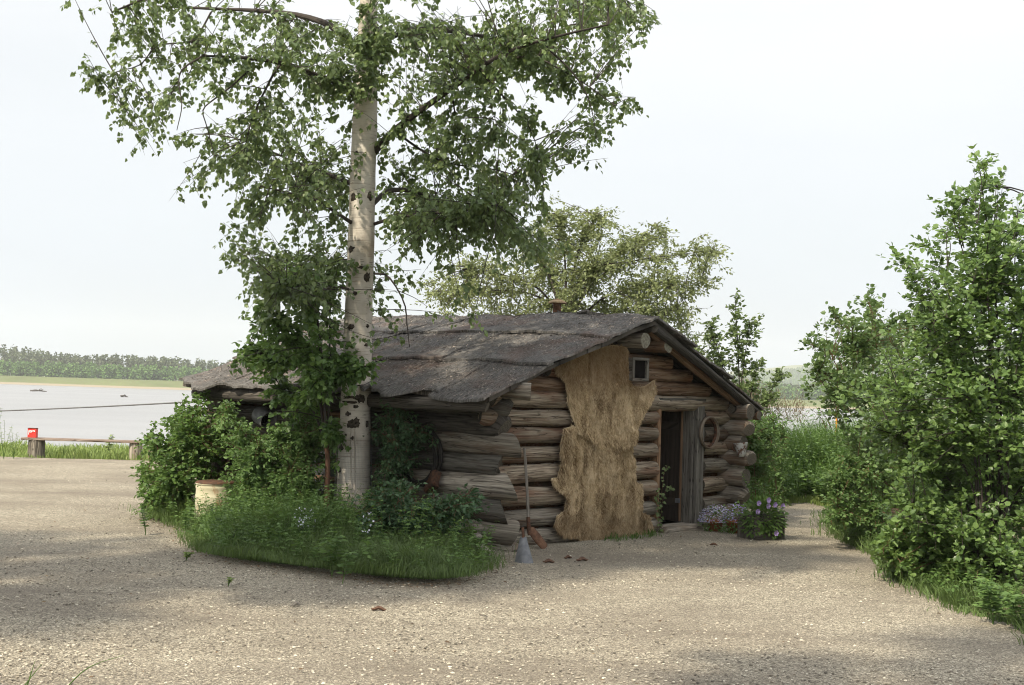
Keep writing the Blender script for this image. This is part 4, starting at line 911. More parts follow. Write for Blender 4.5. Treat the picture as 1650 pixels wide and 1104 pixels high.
# orange marker near the bank on the right
c = at(1348, 668, 33.0); mk = empty('marker_post', [c[0], c[1], 0], 'small orange marker post standing beyond the tall grass', 'marker')
g = Geo(); tube(g, np.array([[0, 0, z] for z in np.linspace(-.1, c[2]-.02, 4)]), .022, 8); g.build('post', M['orange'], mk)
g = Geo(); lathe(g, [(0, 0), (.04, .01), (.05, .04), (.04, .08), (.02, .10), (0, .11)], np.array([0, 0, c[2]-.03]), 12); g.build('knob', M['orange'], mk)
# stones by the near corner and the door
def rock(u, v, r, seed, label, pile=0.0, mat='stone', sq=(1, 1, .7)):
    c = gnd(u, v); rng = RS(seed); th, ph = np.meshgrid(np.linspace(0, 2*math.pi, 21), np.linspace(0, math.pi, 12)); d = np.stack([np.sin(ph)*np.cos(th), np.sin(ph)*np.sin(th), np.cos(ph)], -1)
    rr = r*(1+.22*fbm(d.reshape(-1, 3)*1.6+seed, seed).reshape(th.shape)); V = d*rr[..., None]*np.array(sq); V[:, -1] = V[:, 0]; g = Geo(); idx = np.arange(th.size).reshape(th.shape)
    g.add(V, np.stack([idx[:-1, :-1], idx[1:, :-1], idx[1:, 1:], idx[:-1, 1:]], -1).reshape(-1, 4)); o = g.build('stone', M[mat]); o.location = (c[0], c[1], pile+r*sq[2]*.7); return tag(o, label, 'stone', 'stones along the foot of the cabin')
rock(772, 899, .12, 1, 'grey stone lying under the near corner log ends')
rock(768, 888, .055, 2, 'small tan stone resting on the grey stone at the near corner', .13)
rock(757, 893, .085, 3, 'flat stone half in the grass left of the near corner')
rock(1052, 856, .115, 5, 'rounded pale stone between the hide and the door threshold', 0, 'stone', (.75, .75, 1.0))
g = Geo(); c = l2w((-.25, -.32, .70)); box(g, (-.13, -.05, -.09), (.13, .05, .09), 0, .02, .02, RS(3)); o = g.build('rock', M['rust_dark']); o.location = Vector(l2w(sp(697, 777, -.2))); o.rotation_euler = (.3, .5, ROT+1.2)
tag(o, 'reddish slab of rock wedged between the long wall logs', 'rock')
# bits of bark and twigs lying on the gravel
rng = RS(14)
for (u, v, s_, lab) in ((884, 908, .06, 'red brown bark chip by the spade blade'), (938, 905, .07, 'long red brown bark chip below the hide'), (915, 901, .05, 'small bark chip below the hide'), (1150, 880, .05, 'dark clod lying on the gravel before the door'), (610, 985, .06, 'dark bark scrap lying on the gravel in front of the grass'), (477, 978, .05, 'pale chip of wood on the gravel in front of the grass')):
    c = gnd(u, v); g = Geo(); n = 7; t_ = np.linspace(-1, 1, n); tube(g, np.stack([t_*s_, .012*np.sin(t_*3), .022+.008*np.cos(t_*4)], 1), s_*.28*(1.05-t_**2*.8), 7, 0, True, .3, int(u)); o = g.build('bark_chip' if 'clod' not in lab else 'clod', M['chip'] if 'pale' not in lab else M['handle']); o.location = Vector(c); o.rotation_euler = (0, 0, rng.uniform(-.6, .6)); tag(o, lab, 'chip' if 'clod' not in lab else 'clod', 'scraps lying on the gravel')

# ------------------------------------------------------------------ trees, shrubs, weeds
def twigs_and_leaves(g, limb, clusters, rng, n_leaf=9, Ln=(.04, .06), shape='birch', hang=.6, flat=.4, tw=.006, shoots=4, shoot_len=(.10, .26), lmat=0, tmat=1, reach=.55, wide=1.0, face=None, sag=.12, leafy=1.0):
    LP, LD, LNn = [], [], []; limb = np.asarray(limb)
    def put(p, d, k):
        LP.append(p); LD.append(d)
    for (c, r, n) in clusters:
        c = np.asarray(c, float); r = np.broadcast_to(np.asarray(r, float), (3,))
        for _ in range(n):
            q = rng.normal(size=3); q = q/np.linalg.norm(q)*rng.uniform(.15, 1)**.5; tg = c+q*r
            dd = np.linalg.norm(limb-tg, axis=1)+rng.uniform(0, .18, len(limb)); dd += .5*np.maximum(0, limb[:, 2]-tg[2]-.3)*(1-hang)
            a = limb[np.argmin(dd)]; ds = np.linalg.norm(tg-a)
            m = a*.5+tg*.5+np.array([0, 0, sag*ds*(1.2 if hang > .3 else .4)])+rng.normal(size=3)*.08*ds
            t = np.linspace(0, 1, 6)[:, None]; path = (1-t)**2*a+2*t*(1-t)*m+t*t*tg
            tube(g, path, np.linspace(tw*min(2.0, .6+ds), tw*.35, 6), 4, tmat, False)
            for s in range(shoots+1):
                if s == shoots: tt = rng.uniform(max(0, 1-reach/max(ds, .05)), 1, n_leaf); 
                else:
                    t0 = rng.uniform(max(0, 1-reach/max(ds, .05)), 1); p0 = (1-t0)**2*a+2*t0*(1-t0)*m+t0*t0*tg; dr = nrm(rng.normal(size=3)*[1, 1, .5]+np.array([0, 0, -1.1*hang])+.5*nrm(tg-a)); sl = rng.uniform(*shoot_len)
                    p1 = p0+dr*sl+np.array([0, 0, -hang*sl*.35]); pm = (p0+p1)/2+np.array([0, 0, .12*sl]); 
                    g.add(np.array([p0-[.0015, 0, 0], p0+[.0015, 0, 0], pm+[.001, 0, 0], pm-[.001, 0, 0], p1]), [[0, 1, 2, 3]], tmat, False); g.Fs.append((np.array([[3, 2, 4]])+g.n-5, tmat, False))
                    tt = rng.uniform(.15, 1.0, n_leaf)
                tt = tt[rng.uniform(size=len(tt)) < leafy]; k = len(tt)
                if s == shoots: t_ = tt[:, None]; pp = (1-t_)**2*a+2*t_*(1-t_)*m+t_*t_*tg; ax = nrm(tg-m)
                else: pp = p0+(p1-p0)*tt[:, None]; ax = dr
                side = nrm(rng.normal(size=(k, 3)))
                d = nrm(side*[1, 1, .55]+.6*ax+np.array([0, 0, -1.0*hang])); LP.append(pp+d*rng.uniform(.005, .025, (k, 1))); LD.append(d)
    P = np.concatenate(LP); D = np.concatenate(LD); n = len(P); N = nrm(rng.normal(size=(n, 3))*flat+np.array([0, 0, 1.0])+(0 if face is None else np.asarray(face)))
    leaves(g, P, D, N, rng.uniform(*Ln, n), shape, lmat, wide); return n
def limb_tube(pts, r0, r1, parent, base, mat, n=14, name='limb', rough=.06, seed=1):
    P = catmull(pts, n); g = Geo(); tube(g, P-base, np.linspace(r0, r1, n), 8, 0, True, rough, seed); g.build(name, M[mat], parent); return P
def A(u, v, Y): return at(u, v, Y)
def pxr(r, Y): return r*Y/F

# --- the tall birch in front of the long wall
YB0 = 15.75; bb = at(566, 862, YB0); bb[2] = .0
birch = empty('birch_tree', bb, 'tall white barked birch standing before the long wall, its trunk crossing the roof', 'tree')
tr = [(566, 885, 33), (567, 862, 30), (568, 830, 28), (569, 780, 26.5), (572, 700, 25), (574.5, 600, 23.5), (578, 500, 22.5), (581.5, 400, 21.5), (584, 300, 21), (588, 200, 20), (591, 100, 17.5), (594, 0, 14), (597, -120, 11), (600, -260, 7), (604, -420, 3)]
TP = np.array([at(u, v, YB0) for u, v, r in tr]); TR = np.array([pxr(r, YB0) for u, v, r in tr]); n = 90
P = catmull(TP, n); R = catmull(np.column_stack([TR, TR, TR]), n)[:, 0]
g = Geo(); tube(g, P-bb, R, 24, 0, True, .035, 4, 1.0, nfreq=9); g.build('trunk', M['birch'], birch); trunkpts = P[20:]
def on_trunk(u, v):
    k = np.argmin(np.abs(np.array([w2px(p)[1] for p in P])-v)); c = P[k]; r = R[k]; q = at(u, v, YB0); off = np.clip((q[0]-c[0])/r, -.97, .97); return np.array([c[0]+off*r, c[1]-math.sqrt(1-off**2)*r, q[2]]), nrm(np.array([off, -math.sqrt(1-off**2), 0]))
def w2px(p): q = CR.T @ (np.asarray(p)-CO); return 825+F*q[0]/-q[2], 552-F*q[1]/-q[2]
for i, (u, v, w_, h_) in enumerate([(567, 528, 7, 5), (594, 526, 4, 4), (560, 559, 3, 5), (592, 556, 4, 4), (576, 587, 5, 6), (587, 592, 4, 3), (583, 642, 9, 8), (566, 640, 15, 3), (566, 648, 15, 2.6), (576, 655, 4, 3), (563, 666, 6, 4), (573, 682, 13, 9), (593, 683, 4, 7), (551, 722, 7, 6), (549, 757, 5, 5), (551, 832, 9, 7), (575, 474, 5, 4.5), (586, 433, 8, 3), (567, 404, 7, 6), (594, 448, 6, 9), (571, 320, 6, 8), (597, 318, 6, 10), (576, 250, 5, 4), (584, 621, 8, 1.5), (570, 705, 3, 3), (560, 700, 2, 2)]):
    c, nn = on_trunk(u, v); sx, sz = pxr(w_, YB0), pxr(h_, YB0); tx = nrm(np.cross(Z3, nn)); th = np.linspace(0, 2*math.pi, 15)[:-1]; rs = RS(i); g = Geo(); V = [c+nn*.012]; 
    for f, o in ((.55, .012), (1.0, -.006)):
        rr = f*(1+.25*rs.normal(size=14)); x = np.cos(th)*sx*rr; cur = (x*x)/(2*.17); V += list(c+tx*x[:, None]+Z3*(np.sin(th)*sz*rr)[:, None]+nn*(o-cur)[:, None])
    V = np.array(V)-bb; i14 = np.arange(14); j14 = (i14+1) % 14; g.add(V, np.stack([np.zeros(14, int), 1+i14, 1+j14], 1)); g.Fs.append((np.stack([1+i14, 15+i14, 15+j14, 1+j14], 1), 0, True)); g.build('knot', M['scar'], birch)
g = Geo()      # the seam of old bark running down from the big scar
for du in (0, 6):
    pts = [on_trunk(569+du, v)[0] for v in (690, 720, 760, 800, 838)]; tube(g, catmull(pts, 16)-bb, np.linspace(.010, .008, 16), 6, 0, True, .3, 3)
sm_ = g.build('bark_seam', M['birch'], birch)
LB = [  # limbs: pixel path with depth, radii
 ([(562, 70, 0), (533, 42, .1), (478, 24, .4), (410, 17, .7), (340, 14, .9), (250, 10, 1.1)], .042, .012),
 ([(572, 152, 0), (545, 134, -.2), (511, 122, -.5), (470, 106, -.8), (420, 96, -1.0), (372, 92, -1.2), (326, 90, -1.4)], .045, .010),
 ([(480, 110, -.7), (453, 103, -.8), (425, 150, -.9), (405, 195, -1.0), (395, 240, -1.1)], .018, .006),
 ([(330, 88, -1.4), (296, 110, -1.5), (288, 132, -1.5), (293, 170, -1.6), (285, 210, -1.7)], .011, .004),
 ([(405, 110, -1.0), (372, 140, -1.3), (345, 160, -1.4), (327, 178, -1.5), (334, 206, -1.5), (345, 250, -1.6)], .011, .004),
 ([(340, 20, .9), (313, 64, .7), (277, 70, .6), (249, 76, .5), (227, 104, .4), (190, 115, .3), (160, 125, .3)], .012, .004),
 ([(574, 300, 0), (540, 285, .3), (508, 276, .6), (476, 263, .8), (440, 246, 1.0), (400, 240, 1.2)], .030, .008),
 ([(576, 365, 0), (545, 345, -.3), (515, 325, -.6), (470, 312, -.9), (420, 300, -1.1)], .026, .008),
 ([(575, 420, 0), (540, 420, .4), (500, 430, .7), (450, 440, .9)], .022, .007),
 ([(574, 470, 0), (540, 462, -.3), (500, 470, -.6), (450, 460, -.8)], .018, .006),
 ([(601, 245, 0), (616, 230, -.1), (640, 207, -.3), (672, 182, -.5), (727, 143, -.8), (770, 112, -1.0), (820, 82, -1.2), (900, 58, -1.4), (980, 40, -1.5)], .052, .010),
 ([(601, 328, 0), (626, 308, .2), (666, 308, .5), (712, 325, .8), (773, 356, 1.0), (835, 374, 1.2), (880, 385, 1.3)], .034, .008),
 ([(636, 212, -.2), (687, 247, .1), (727, 264, .4), (790, 272, .6), (840, 285, .7)], .016, .005),
 ([(598, 75, 0), (640, 55, .3), (680, 46, .6), (748, 53, .9), (803, 63, 1.1), (874, 70, 1.3), (915, 42, 1.4), (1000, 30, 1.5)], .040, .010),
 ([(740, 132, -.8), (790, 110, -.8), (850, 90, -.9), (900, 110, -1.0), (950, 140, -1.0), (990, 170, -1.0)], .014, .005),
  ([(880, 75, -1.3), (925, 120, -1.2), (950, 165, -1.1), (962, 225, -1.0)], .012, .003), ([(770, 112, -1.0), (815, 160, -.9), (850, 200, -.8), (868, 245, -.7)], .013, .004), ([(820, 82, -1.2), (790, 150, -1.3), (800, 200, -1.4)], .011, .003), ([(727, 143, -.8), (735, 190, -.6), (750, 235, -.4)], .012, .004),
 ([(600, 362, 0), (640, 350, -.3), (690, 345, -.6), (740, 340, -.9), (800, 330, -1.2)], .022, .007),
 ([(594, -40, 0), (680, -60, .3), (780, -50, .6), (900, -20, .8), (1000, -5, .9)], .034, .010),
 ([(594, -60, 0), (500, -70, -.3), (400, -50, -.6), (280, -20, -.9), (180, 20, -1.0)], .034, .010),
]
limbs = [trunkpts]
for i, (pth, r0, r1) in enumerate(LB):
    limbs.append(limb_tube([at(u, v, YB0+d) for u, v, d in pth], r0, r1, birch, bb, 'twig', 16, seed=i))
dead = limb_tube([at(603, 441, YB0), at(626, 446, YB0-.15), at(651, 487, YB0-.25), at(656, 525, YB0-.3), at(660, 560, YB0-.3)], .014, .004, birch, bb, 'twig', 12, 'dead_branch'); dead2 = limb_tube([at(640, 468, YB0-.2), at(668, 480, YB0-.2), at(690, 495, YB0-.2)], .005, .002, birch, bb, 'twig', 8, 'dead_branch')
limbpts = np.concatenate([l[::1] for l in limbs[1:]])
CB = [(165, 108, 32, 24, 6), (205, 60, 60, 40, 7), (262, 20, 70, 40, 11), (335, 55, 60, 45, 12), (225, 165, 50, 30, 7), (300, 140, 50, 35, 5), (248, 232, 40, 32, 8), (312, 282, 30, 22, 5), (330, 205, 45, 36, 6), (375, 112, 60, 60, 13), (425, 40, 70, 50, 17), (392, 232, 40, 45, 11), (275, 312, 12, 8, 1),
 (425, 290, 65, 45, 22), (480, 215, 65, 60, 20), (520, 115, 60, 60, 20), (400, 378, 45, 45, 20), (452, 420, 65, 50, 30), (505, 340, 60, 60, 28), (430, 478, 40, 38, 16), (515, 465, 45, 50, 22), (540, 270, 30, 60, 12), (545, 400, 28, 60, 12),
 (590, 40, 50, 45, 14), (602, 100, 40, 40, 9), (592, 225, 28, 20, 3), (583, 290, 26, 18, 2), (575, 350, 28, 22, 3), (585, 60, 34, 50, 10), (596, 120, 30, 40, 8), (580, 235, 16, 14, 2),
 (680, 40, 70, 50, 24), (780, 40, 80, 50, 27), (880, 40, 80, 45, 24), (970, 25, 60, 40, 14), (1030, 40, 28, 36, 7), (725, 130, 70, 50, 22), (822, 120, 80, 42, 23), (920, 105, 70, 42, 19), (985, 165, 45, 30, 9), (960, 215, 22, 30, 4), (660, 220, 50, 50, 15), (740, 225, 70, 45, 19), (832, 205, 55, 36, 9), (868, 245, 20, 22, 4), (680, 312, 60, 50, 20), (760, 322, 70, 48, 26), (822, 300, 45, 40, 11), (842, 352, 46, 30, 13), (790, 392, 55, 28, 13), (700, 392, 50, 36, 10), (648, 440, 36, 24, 5), (880, 400, 40, 22, 6), (615, 515, 14, 26, 2), (630, 540, 14, 10, 1), (760, 512, 26, 14, 2), (620, 400, 22, 50, 5),
 (300, -60, 200, 50, 16), (600, -110, 200, 70, 26), (880, -60, 180, 45, 18), (600, -250, 130, 90, 22)]
rng = RS(42); cl = []
for (u, v, ru, rv, n) in CB:
    far = np.clip(abs(u-590)/450, 0, 1); dy = math.sqrt(max(.05, 1-far**2))*1.7
    for _ in range(int(n*(1.3 if (u < 570 and v > 260) else 1.95 if u > 350 else 1.25)+.5)):
        uu, vv = u+ru*rng.uniform(-.95, .95), v+rv*rng.uniform(-.95, .95)
        Yc = YB0+rng.uniform(-1, 1)*dy
        if abs(uu-585) < 30 and vv > 110: Yc = YB0+(abs(rng.normal())*.8+.3 if rng.uniform() < .8 else -.45)
        if abs(uu-590) < 34 and vv < 215 and rng.uniform() < .75: Yc = YB0-rng.uniform(.25, .7)
        cl.append((at(uu, vv, Yc), (.14, .16, .12), 1))
g = Geo(); nl = twigs_and_leaves(g, np.vstack([limbpts, trunkpts[::3]]), cl, rng, 7, (.042, .072), 'birch', .75, .55, .004, 4, (.08, .24), reach=.85, leafy=.95, sag=.05); g.V = [v-bb for v in g.V]; g.build('crown', [M['leaf_birch'], M['twig']], birch)
# wire guard round its foot
gd = Geo(); k1 = [np.argmin(np.abs(np.array([w2px(p)[1] for p in P])-v)) for v in (706, 862)]; zs = np.linspace(.05, P[k1[0]][2], 46); th = np.linspace(0, 2*math.pi, 73)
cx = np.interp(zs, P[:, 2], P[:, 0]); cy = np.interp(zs, P[:, 2], P[:, 1]); rr = np.interp(zs, P[:, 2], R)+.022
for a in th[:-1]: tube(gd, np.stack([cx+rr*math.cos(a), cy+rr*math.sin(a), zs], 1)[::5]-bb, .0007, 3, 0, False)
for k in range(46): tube(gd, np.stack([cx[k]+rr[k]*np.cos(th), cy[k]+rr[k]*np.sin(th), 0*th+zs[k]], 1)[::3]-bb, .0007, 3, 0, False)
gd_o = gd.build('tree_guard', M['wire']); gd_o.location = Vector(bb); tag(gd_o, 'fine wire mesh guard wrapped round the foot of the white birch', 'guard')

# --- generic bush: stems fan out of one foot, twigs and leaves round given pixel blobs
def spire(g, pts, n, L0, L1, rng, shape, wide, tm=1):
    Q = catmull(pts, 12); tube(g, Q, np.linspace(.006, .0012, 12), 5, tm, False); t_ = np.linspace(.12, 1, n)+rng.uniform(-.01, .01, n); t_ = np.clip(t_, 0, 1); p = np.stack([np.interp(t_, np.linspace(0, 1, 12), Q[:, k]) for k in range(3)], 1)
    a = rng.uniform(0, 6.28)+np.arange(n)*2.4; D = np.stack([np.cos(a), np.sin(a), .55+.5*rng.normal(size=n)*.5], 1); leaves(g, p+D*.012, D, np.stack([-np.cos(a)*.5, -np.sin(a)*.5, np.ones(n)], 1)+rng.normal(size=(n, 3))*.25, (L0+(L1-L0)*t_)*rng.uniform(.75, 1.2, n), shape, 0, wide)
def bush(name, label, cat, foot, Y, blobs, stem_tops, leafmat, rng_seed, n_leaf=6, Ln=(.05, .07), shape='ovate', hang=.25, flat=.45, depth=.6, shoots=4, shoot_len=(.10, .24), stem_r=.014, stemmat='twig', group=None, wide=1.0, face=None, leafy=1.0, tw=.005, one_trunk=None, reach=.5, sz=.14, dens=1.6, spires=(), thin_top=None):
    rng = RS(rng_seed); f = gnd(*foot) if len(foot) == 2 else np.array(foot, float); e = empty(name, f, label, cat, 0, group); pts = []
    for i, (u, v, dy) in enumerate(stem_tops):
        top = at(u, v, Y+dy); b = f+np.array([rng.uniform(-.12, .12), rng.uniform(-.12, .12), -.05]) if one_trunk is None else one_trunk[rng.randint(len(one_trunk)//2, len(one_trunk))]
        m = b*.5+top*.5+np.array([(b[0]-top[0])*.18, (b[1]-top[1])*.18, .10*np.linalg.norm(top-b)]); pts.append(limb_tube([b, m, top], stem_r, .004, e, f, stemmat, 14, 'stem' if one_trunk is None else 'limb', seed=i))
    cl = []
    for (u, v, ru, rv, n) in blobs:
        for _ in range(int(n*dens*((.55 if thin_top and v < thin_top else 1))+.5)):
            a = rng.uniform(0, 6.28); q = math.sqrt(rng.uniform(0, 1)); Yc = Y+rng.uniform(-1, 1)*depth; cl.append((at(u+ru*q*math.cos(a), v+rv*q*math.sin(a), Yc), sz, 1))
    for q_ in pts:
        for j in (-1, -2, -3, -4, -5, -6): cl.append((q_[j], (.05, .05, .04), 2))
    cl = [c for c in cl if c[0][2] > .06]
    g = Geo(); twigs_and_leaves(g, np.concatenate(pts), cl, rng, n_leaf, Ln, shape, hang, flat, tw, shoots, shoot_len, wide=wide, face=face, leafy=leafy, reach=reach)
    for (u0, v0, u1, v1, k_) in spires:
        for _ in range(k_):
            Ya = Y+rng.uniform(-.7, .7)*depth; j1, j2 = rng.uniform(-16, 16), rng.uniform(0, 26) if _ else 0; a_ = at(u0+j1*.6, v0, Ya); b_ = at(u1+(j1 if _ else 0), v1+j2, Ya+rng.uniform(-.1, .1)); spire(g, [a_, (a_+b_)/2+rng.normal(size=3)*.03, b_], max(8, int(np.linalg.norm(b_-a_)/.042)), Ln[1]*.95, Ln[0]*.55, rng, shape, wide*.85)
    g.V = [v-f for v in g.V]; g.build('crown', [M[leafmat], M[stemmat]], e); return e
# sapling left of the birch
Ys = 15.45; fs = at(527, 850, Ys); fs[2] = 0; sp0 = [at(u, v, Ys) for u, v in ((527, 850), (527, 790), (528, 740), (523, 690), (519, 655))]
sap = bush('sapling', 'slender red stemmed sapling with broad dark leaves left of the birch trunk', 'tree', fs, Ys,
 [(500, 470, 70, 40, 22), (440, 540, 60, 40, 24), (500, 545, 70, 55, 40), (410, 590, 40, 30, 12), (470, 600, 70, 40, 34), (550, 590, 36, 40, 16), (520, 640, 50, 30, 18), (450, 650, 50, 22, 14), (590, 585, 18, 16, 3), (395, 575, 30, 22, 5), (420, 500, 36, 30, 9)],
 [(400, 560, .2), (440, 500, -.3), (480, 440, .1), (530, 450, .3), (500, 560, -.4), (560, 570, -.4), (450, 620, .4), (590, 590, -.55), (520, 600, -.6), (540, 700, -.1)], 'leaf_sap', 51, 6, (.055, .085), 'ovate', .35, .45, .75, 4, (.08, .22), .016, 'twig', one_trunk=np.array(catmull(sp0, 14)), wide=1.0, dens=.52)
g = Geo(); tube(g, catmull(sp0, 16)-fs, np.linspace(.034, .022, 16), 9, 0, True, .05, 2); g.build('trunk', M['redstem'], sap)
g = Geo(); tube(g, catmull([at(523, 690, Ys), at(521, 600, Ys), at(512, 520, Ys), at(505, 440, Ys)], 14)-fs, np.linspace(.024, .008, 14), 8, 0, True, .05, 2); g.build('limb', M['twig'], sap)
# willow behind the cabin
Yw = 25.0; fw = at(905, 660, Yw); fw[2] = 0
wt = catmull([fw, at(900, 620, Yw), at(905, 560, Yw), at(915, 500, Yw)], 14)
wil = bush('willow_tree', 'pale green bushy willow rising behind the cabin roof', 'tree', fw, Yw,
 [(900, 360, 60, 28, 26), (960, 375, 60, 36, 30), (1030, 420, 60, 40, 30), (1090, 410, 50, 30, 17), (1135, 405, 32, 16, 7), (1060, 380, 14, 26, 5), (1125, 450, 32, 20, 9), (880, 430, 90, 50, 60), (970, 460, 90, 50, 70), (1060, 470, 60, 45, 34), (800, 440, 70, 46, 40), (730, 470, 50, 36, 24), (700, 485, 22, 30, 7), (800, 490, 90, 26, 34), (900, 500, 90, 28, 44), (1030, 515, 80, 30, 40), (1100, 530, 40, 40, 14), (960, 345, 26, 14, 5), (1110, 570, 40, 36, 12), (950, 560, 110, 40, 30)],
 [(710, 470, .3), (760, 430, -.4), (830, 380, .3), (900, 345, -.2), (965, 345, .3), (1030, 390, -.4), (1060, 365, .2), (1150, 403, .1), (1130, 450, -.3), (1090, 500, .5), (960, 430, -.8), (880, 430, .8), (1040, 560, .2), (800, 520, .6)], 'leaf_willow', 52, 8, (.050, .085), 'willow', .2, .8, 1.5, 5, (.12, .34), .028, 'twig', one_trunk=wt, reach=.8, sz=.22, wide=1.25, dens=1.15)
g = Geo(); tube(g, wt-fw, np.linspace(.12, .06, 14), 10, 0, True, .08, 2); g.build('trunk', M['twig'], wil)
# thin young tree right of the willow
Yt = 23.5; ft = at(1186, 700, Yt); ft[2] = 0
thin = bush('young_willow', 'thin upright young tree standing behind the right end of the roof', 'tree', ft, Yt,
 [(1185, 500, 7, 26, 4), (1186, 540, 14, 22, 5), (1150, 535, 40, 26, 12), (1206, 545, 14, 30, 6), (1185, 580, 28, 26, 11), (1212, 590, 16, 18, 5), (1150, 575, 36, 30, 14), (1195, 618, 26, 20, 8), (1240, 606, 22, 7, 4), (1250, 640, 12, 12, 2), (1225, 640, 20, 12, 4), (1190, 650, 26, 20, 6)],
 [(1184, 476, 0), (1208, 520, .1), (1145, 525, -.1), (1220, 590, .1), (1262, 602, 0), (1150, 580, .2), (1240, 640, -.1)], 'leaf_aspen', 53, 6, (.05, .080), 'ovate', -.1, .7, .35, 3, (.08, .2), .018, 'twig', reach=.5, wide=.85, dens=.8)

# --- right hand side: big poplar bush, the lighter one behind it, low shrubs
Yp = 13.6
pop_ = bush('poplar_bush', 'large broad leaved poplar bush at the right edge of the yard', 'bush', (1600, 950), Yp,
 [(1578, 285, 10, 26, 4), (1556, 335, 34, 24, 6), (1604, 320, 12, 34, 4), (1530, 372, 14, 20, 3), (1462, 430, 12, 8, 2), (1480, 450, 20, 18, 4), (1440, 600, 30, 40, 12), (1420, 650, 30, 40, 14), (1640, 370, 12, 30, 4), (1540, 385, 30, 24, 7), (1590, 390, 40, 36, 16), (1640, 400, 30, 50, 12), (1505, 430, 24, 16, 4), (1545, 450, 48, 34, 20), (1610, 470, 50, 50, 30), (1660, 480, 40, 60, 20), (1490, 500, 24, 20, 4), (1545, 530, 60, 40, 30), (1620, 560, 50, 50, 34), (1500, 570, 40, 40, 14), (1560, 620, 80, 50, 46), (1650, 640, 50, 60, 30), (1480, 640, 40, 40, 18), (1560, 700, 90, 50, 50), (1650, 730, 50, 60, 30), (1480, 720, 46, 50, 24), (1450, 690, 30, 40, 12), (1560, 780, 90, 50, 50), (1480, 790, 46, 40, 20), (1650, 820, 50, 60, 28), (1540, 850, 80, 46, 36), (1470, 830, 30, 30, 10), (1600, 900, 80, 40, 34), (1520, 900, 50, 30, 16), (1660, 930, 40, 46, 16), (1720, 700, 50, 150, 50), (1720, 460, 50, 120, 30)],
 [(1578, 268, 0), (1562, 320, .3), (1535, 350, -.3), (1500, 400, .2), (1460, 425, -.2), (1605, 300, .3), (1640, 340, -.2), (1590, 420, -.6), (1480, 500, .4), (1540, 520, -.8), (1650, 500, -.6), (1470, 640, -.3), (1440, 700, .2), (1560, 640, -1.0), (1470, 820, -.7), (1550, 860, -1.1), (1620, 900, -1.3), (1700, 500, 0), (1720, 700, -.5)], 'leaf_poplar', 61, 7, (.038, .074), 'ovate', -.22, .42, 1.1, 4, (.10, .28), .014, 'twig', face=(-.25, -.35, 0), reach=.6, sz=.18, wide=1.0, dens=1.12, thin_top=520, spires=[(1578, 360, 1578, 264, 2), (1556, 400, 1552, 302, 2), (1604, 380, 1608, 278, 2), (1535, 430, 1528, 346, 2), (1505, 460, 1494, 398, 2), (1480, 470, 1456, 422, 1), (1625, 400, 1630, 320, 2), (1645, 420, 1652, 350, 2), (1575, 330, 1590, 290, 2), (1500, 520, 1478, 470, 2), (1450, 620, 1430, 560, 2), (1430, 680, 1408, 630, 2), (1520, 560, 1506, 470, 3), (1590, 480, 1584, 380, 3)])
bush('aspen_bush', 'lighter small leaved bush standing behind and left of the large poplar bush', 'bush', (1430, 800), 17.5,
 [(1400, 510, 20, 16, 4), (1395, 545, 32, 24, 8), (1345, 540, 12, 26, 3), (1352, 575, 24, 26, 8), (1420, 570, 40, 34, 14), (1320, 562, 12, 10, 2), (1340, 610, 30, 26, 10), (1400, 620, 44, 34, 22), (1460, 600, 40, 50, 24), (1370, 660, 40, 26, 16), (1430, 670, 50, 34, 30), (1318, 640, 16, 26, 4), (1400, 720, 46, 30, 26), (1450, 740, 40, 40, 26), (1470, 530, 30, 40, 9), (1325, 600, 14, 10, 2), (1385, 770, 34, 26, 10), (1440, 800, 40, 30, 14), (1400, 838, 26, 20, 8)],
 [(1400, 488, 0), (1345, 508, .2), (1309, 556, .1), (1318, 600, -.2), (1375, 560, -.3), (1430, 530, .3), (1470, 520, .2), (1350, 640, -.5), (1410, 640, -.6), (1450, 700, -.5), (1380, 760, -.6)], 'leaf_aspen2', 62, 6, (.05, .078), 'ovate', -.25, .6, .9, 4, (.1, .26), .010, 'redstem', reach=.6, sz=.18, dens=1.2, spires=[(1362, 600, 1345, 506, 3), (1404, 560, 1400, 486, 3), (1335, 620, 1308, 555, 2), (1340, 650, 1316, 598, 2), (1380, 600, 1374, 545, 2), (1425, 570, 1424, 512, 3), (1450, 560, 1446, 500, 2), (1475, 560, 1468, 492, 2), (1352, 680, 1330, 632, 2), (1335, 690, 1310, 652, 2), (1420, 520, 1412, 500, 1), (1340, 580, 1362, 520, 2)])
bush('currant_shrub', 'low light green shrub at the verge left of the poplar bush', 'shrub', (1375, 855), 16.3,
 [(1370, 780, 34, 26, 16), (1350, 815, 26, 26, 12), (1395, 810, 34, 30, 18), (1380, 845, 34, 18, 12), (1420, 850, 36, 30, 16), (1340, 790, 14, 14, 4), (1375, 750, 22, 18, 6)],
 [(1345, 770, 0), (1370, 740, .2), (1400, 760, -.2), (1350, 820, -.3), (1410, 820, -.3)], 'leaf_light', 63, 7, (.032, .055), 'ovate', .15, .6, .5, 5, (.06, .18), .008, 'redstem', sz=.12)
bush('raspberry_shrub', 'dark low shrub under the near side of the poplar bush', 'shrub', (1460, 925), 13.4,
 [(1445, 895, 26, 24, 10), (1480, 905, 34, 26, 16), (1530, 925, 36, 24, 14), (1580, 955, 34, 20, 12), (1450, 860, 26, 22, 9), (1630, 975, 26, 16, 8), (1500, 870, 30, 26, 10)],
 [(1430, 880, 0), (1460, 850, .2), (1500, 870, -.3), (1540, 905, -.5), (1590, 940, -1.2)], 'leaf_poplar', 64, 6, (.045, .08), 'ovate', .1, .5, .5, 4, (.06, .2), .007, 'redstem', sz=.12)
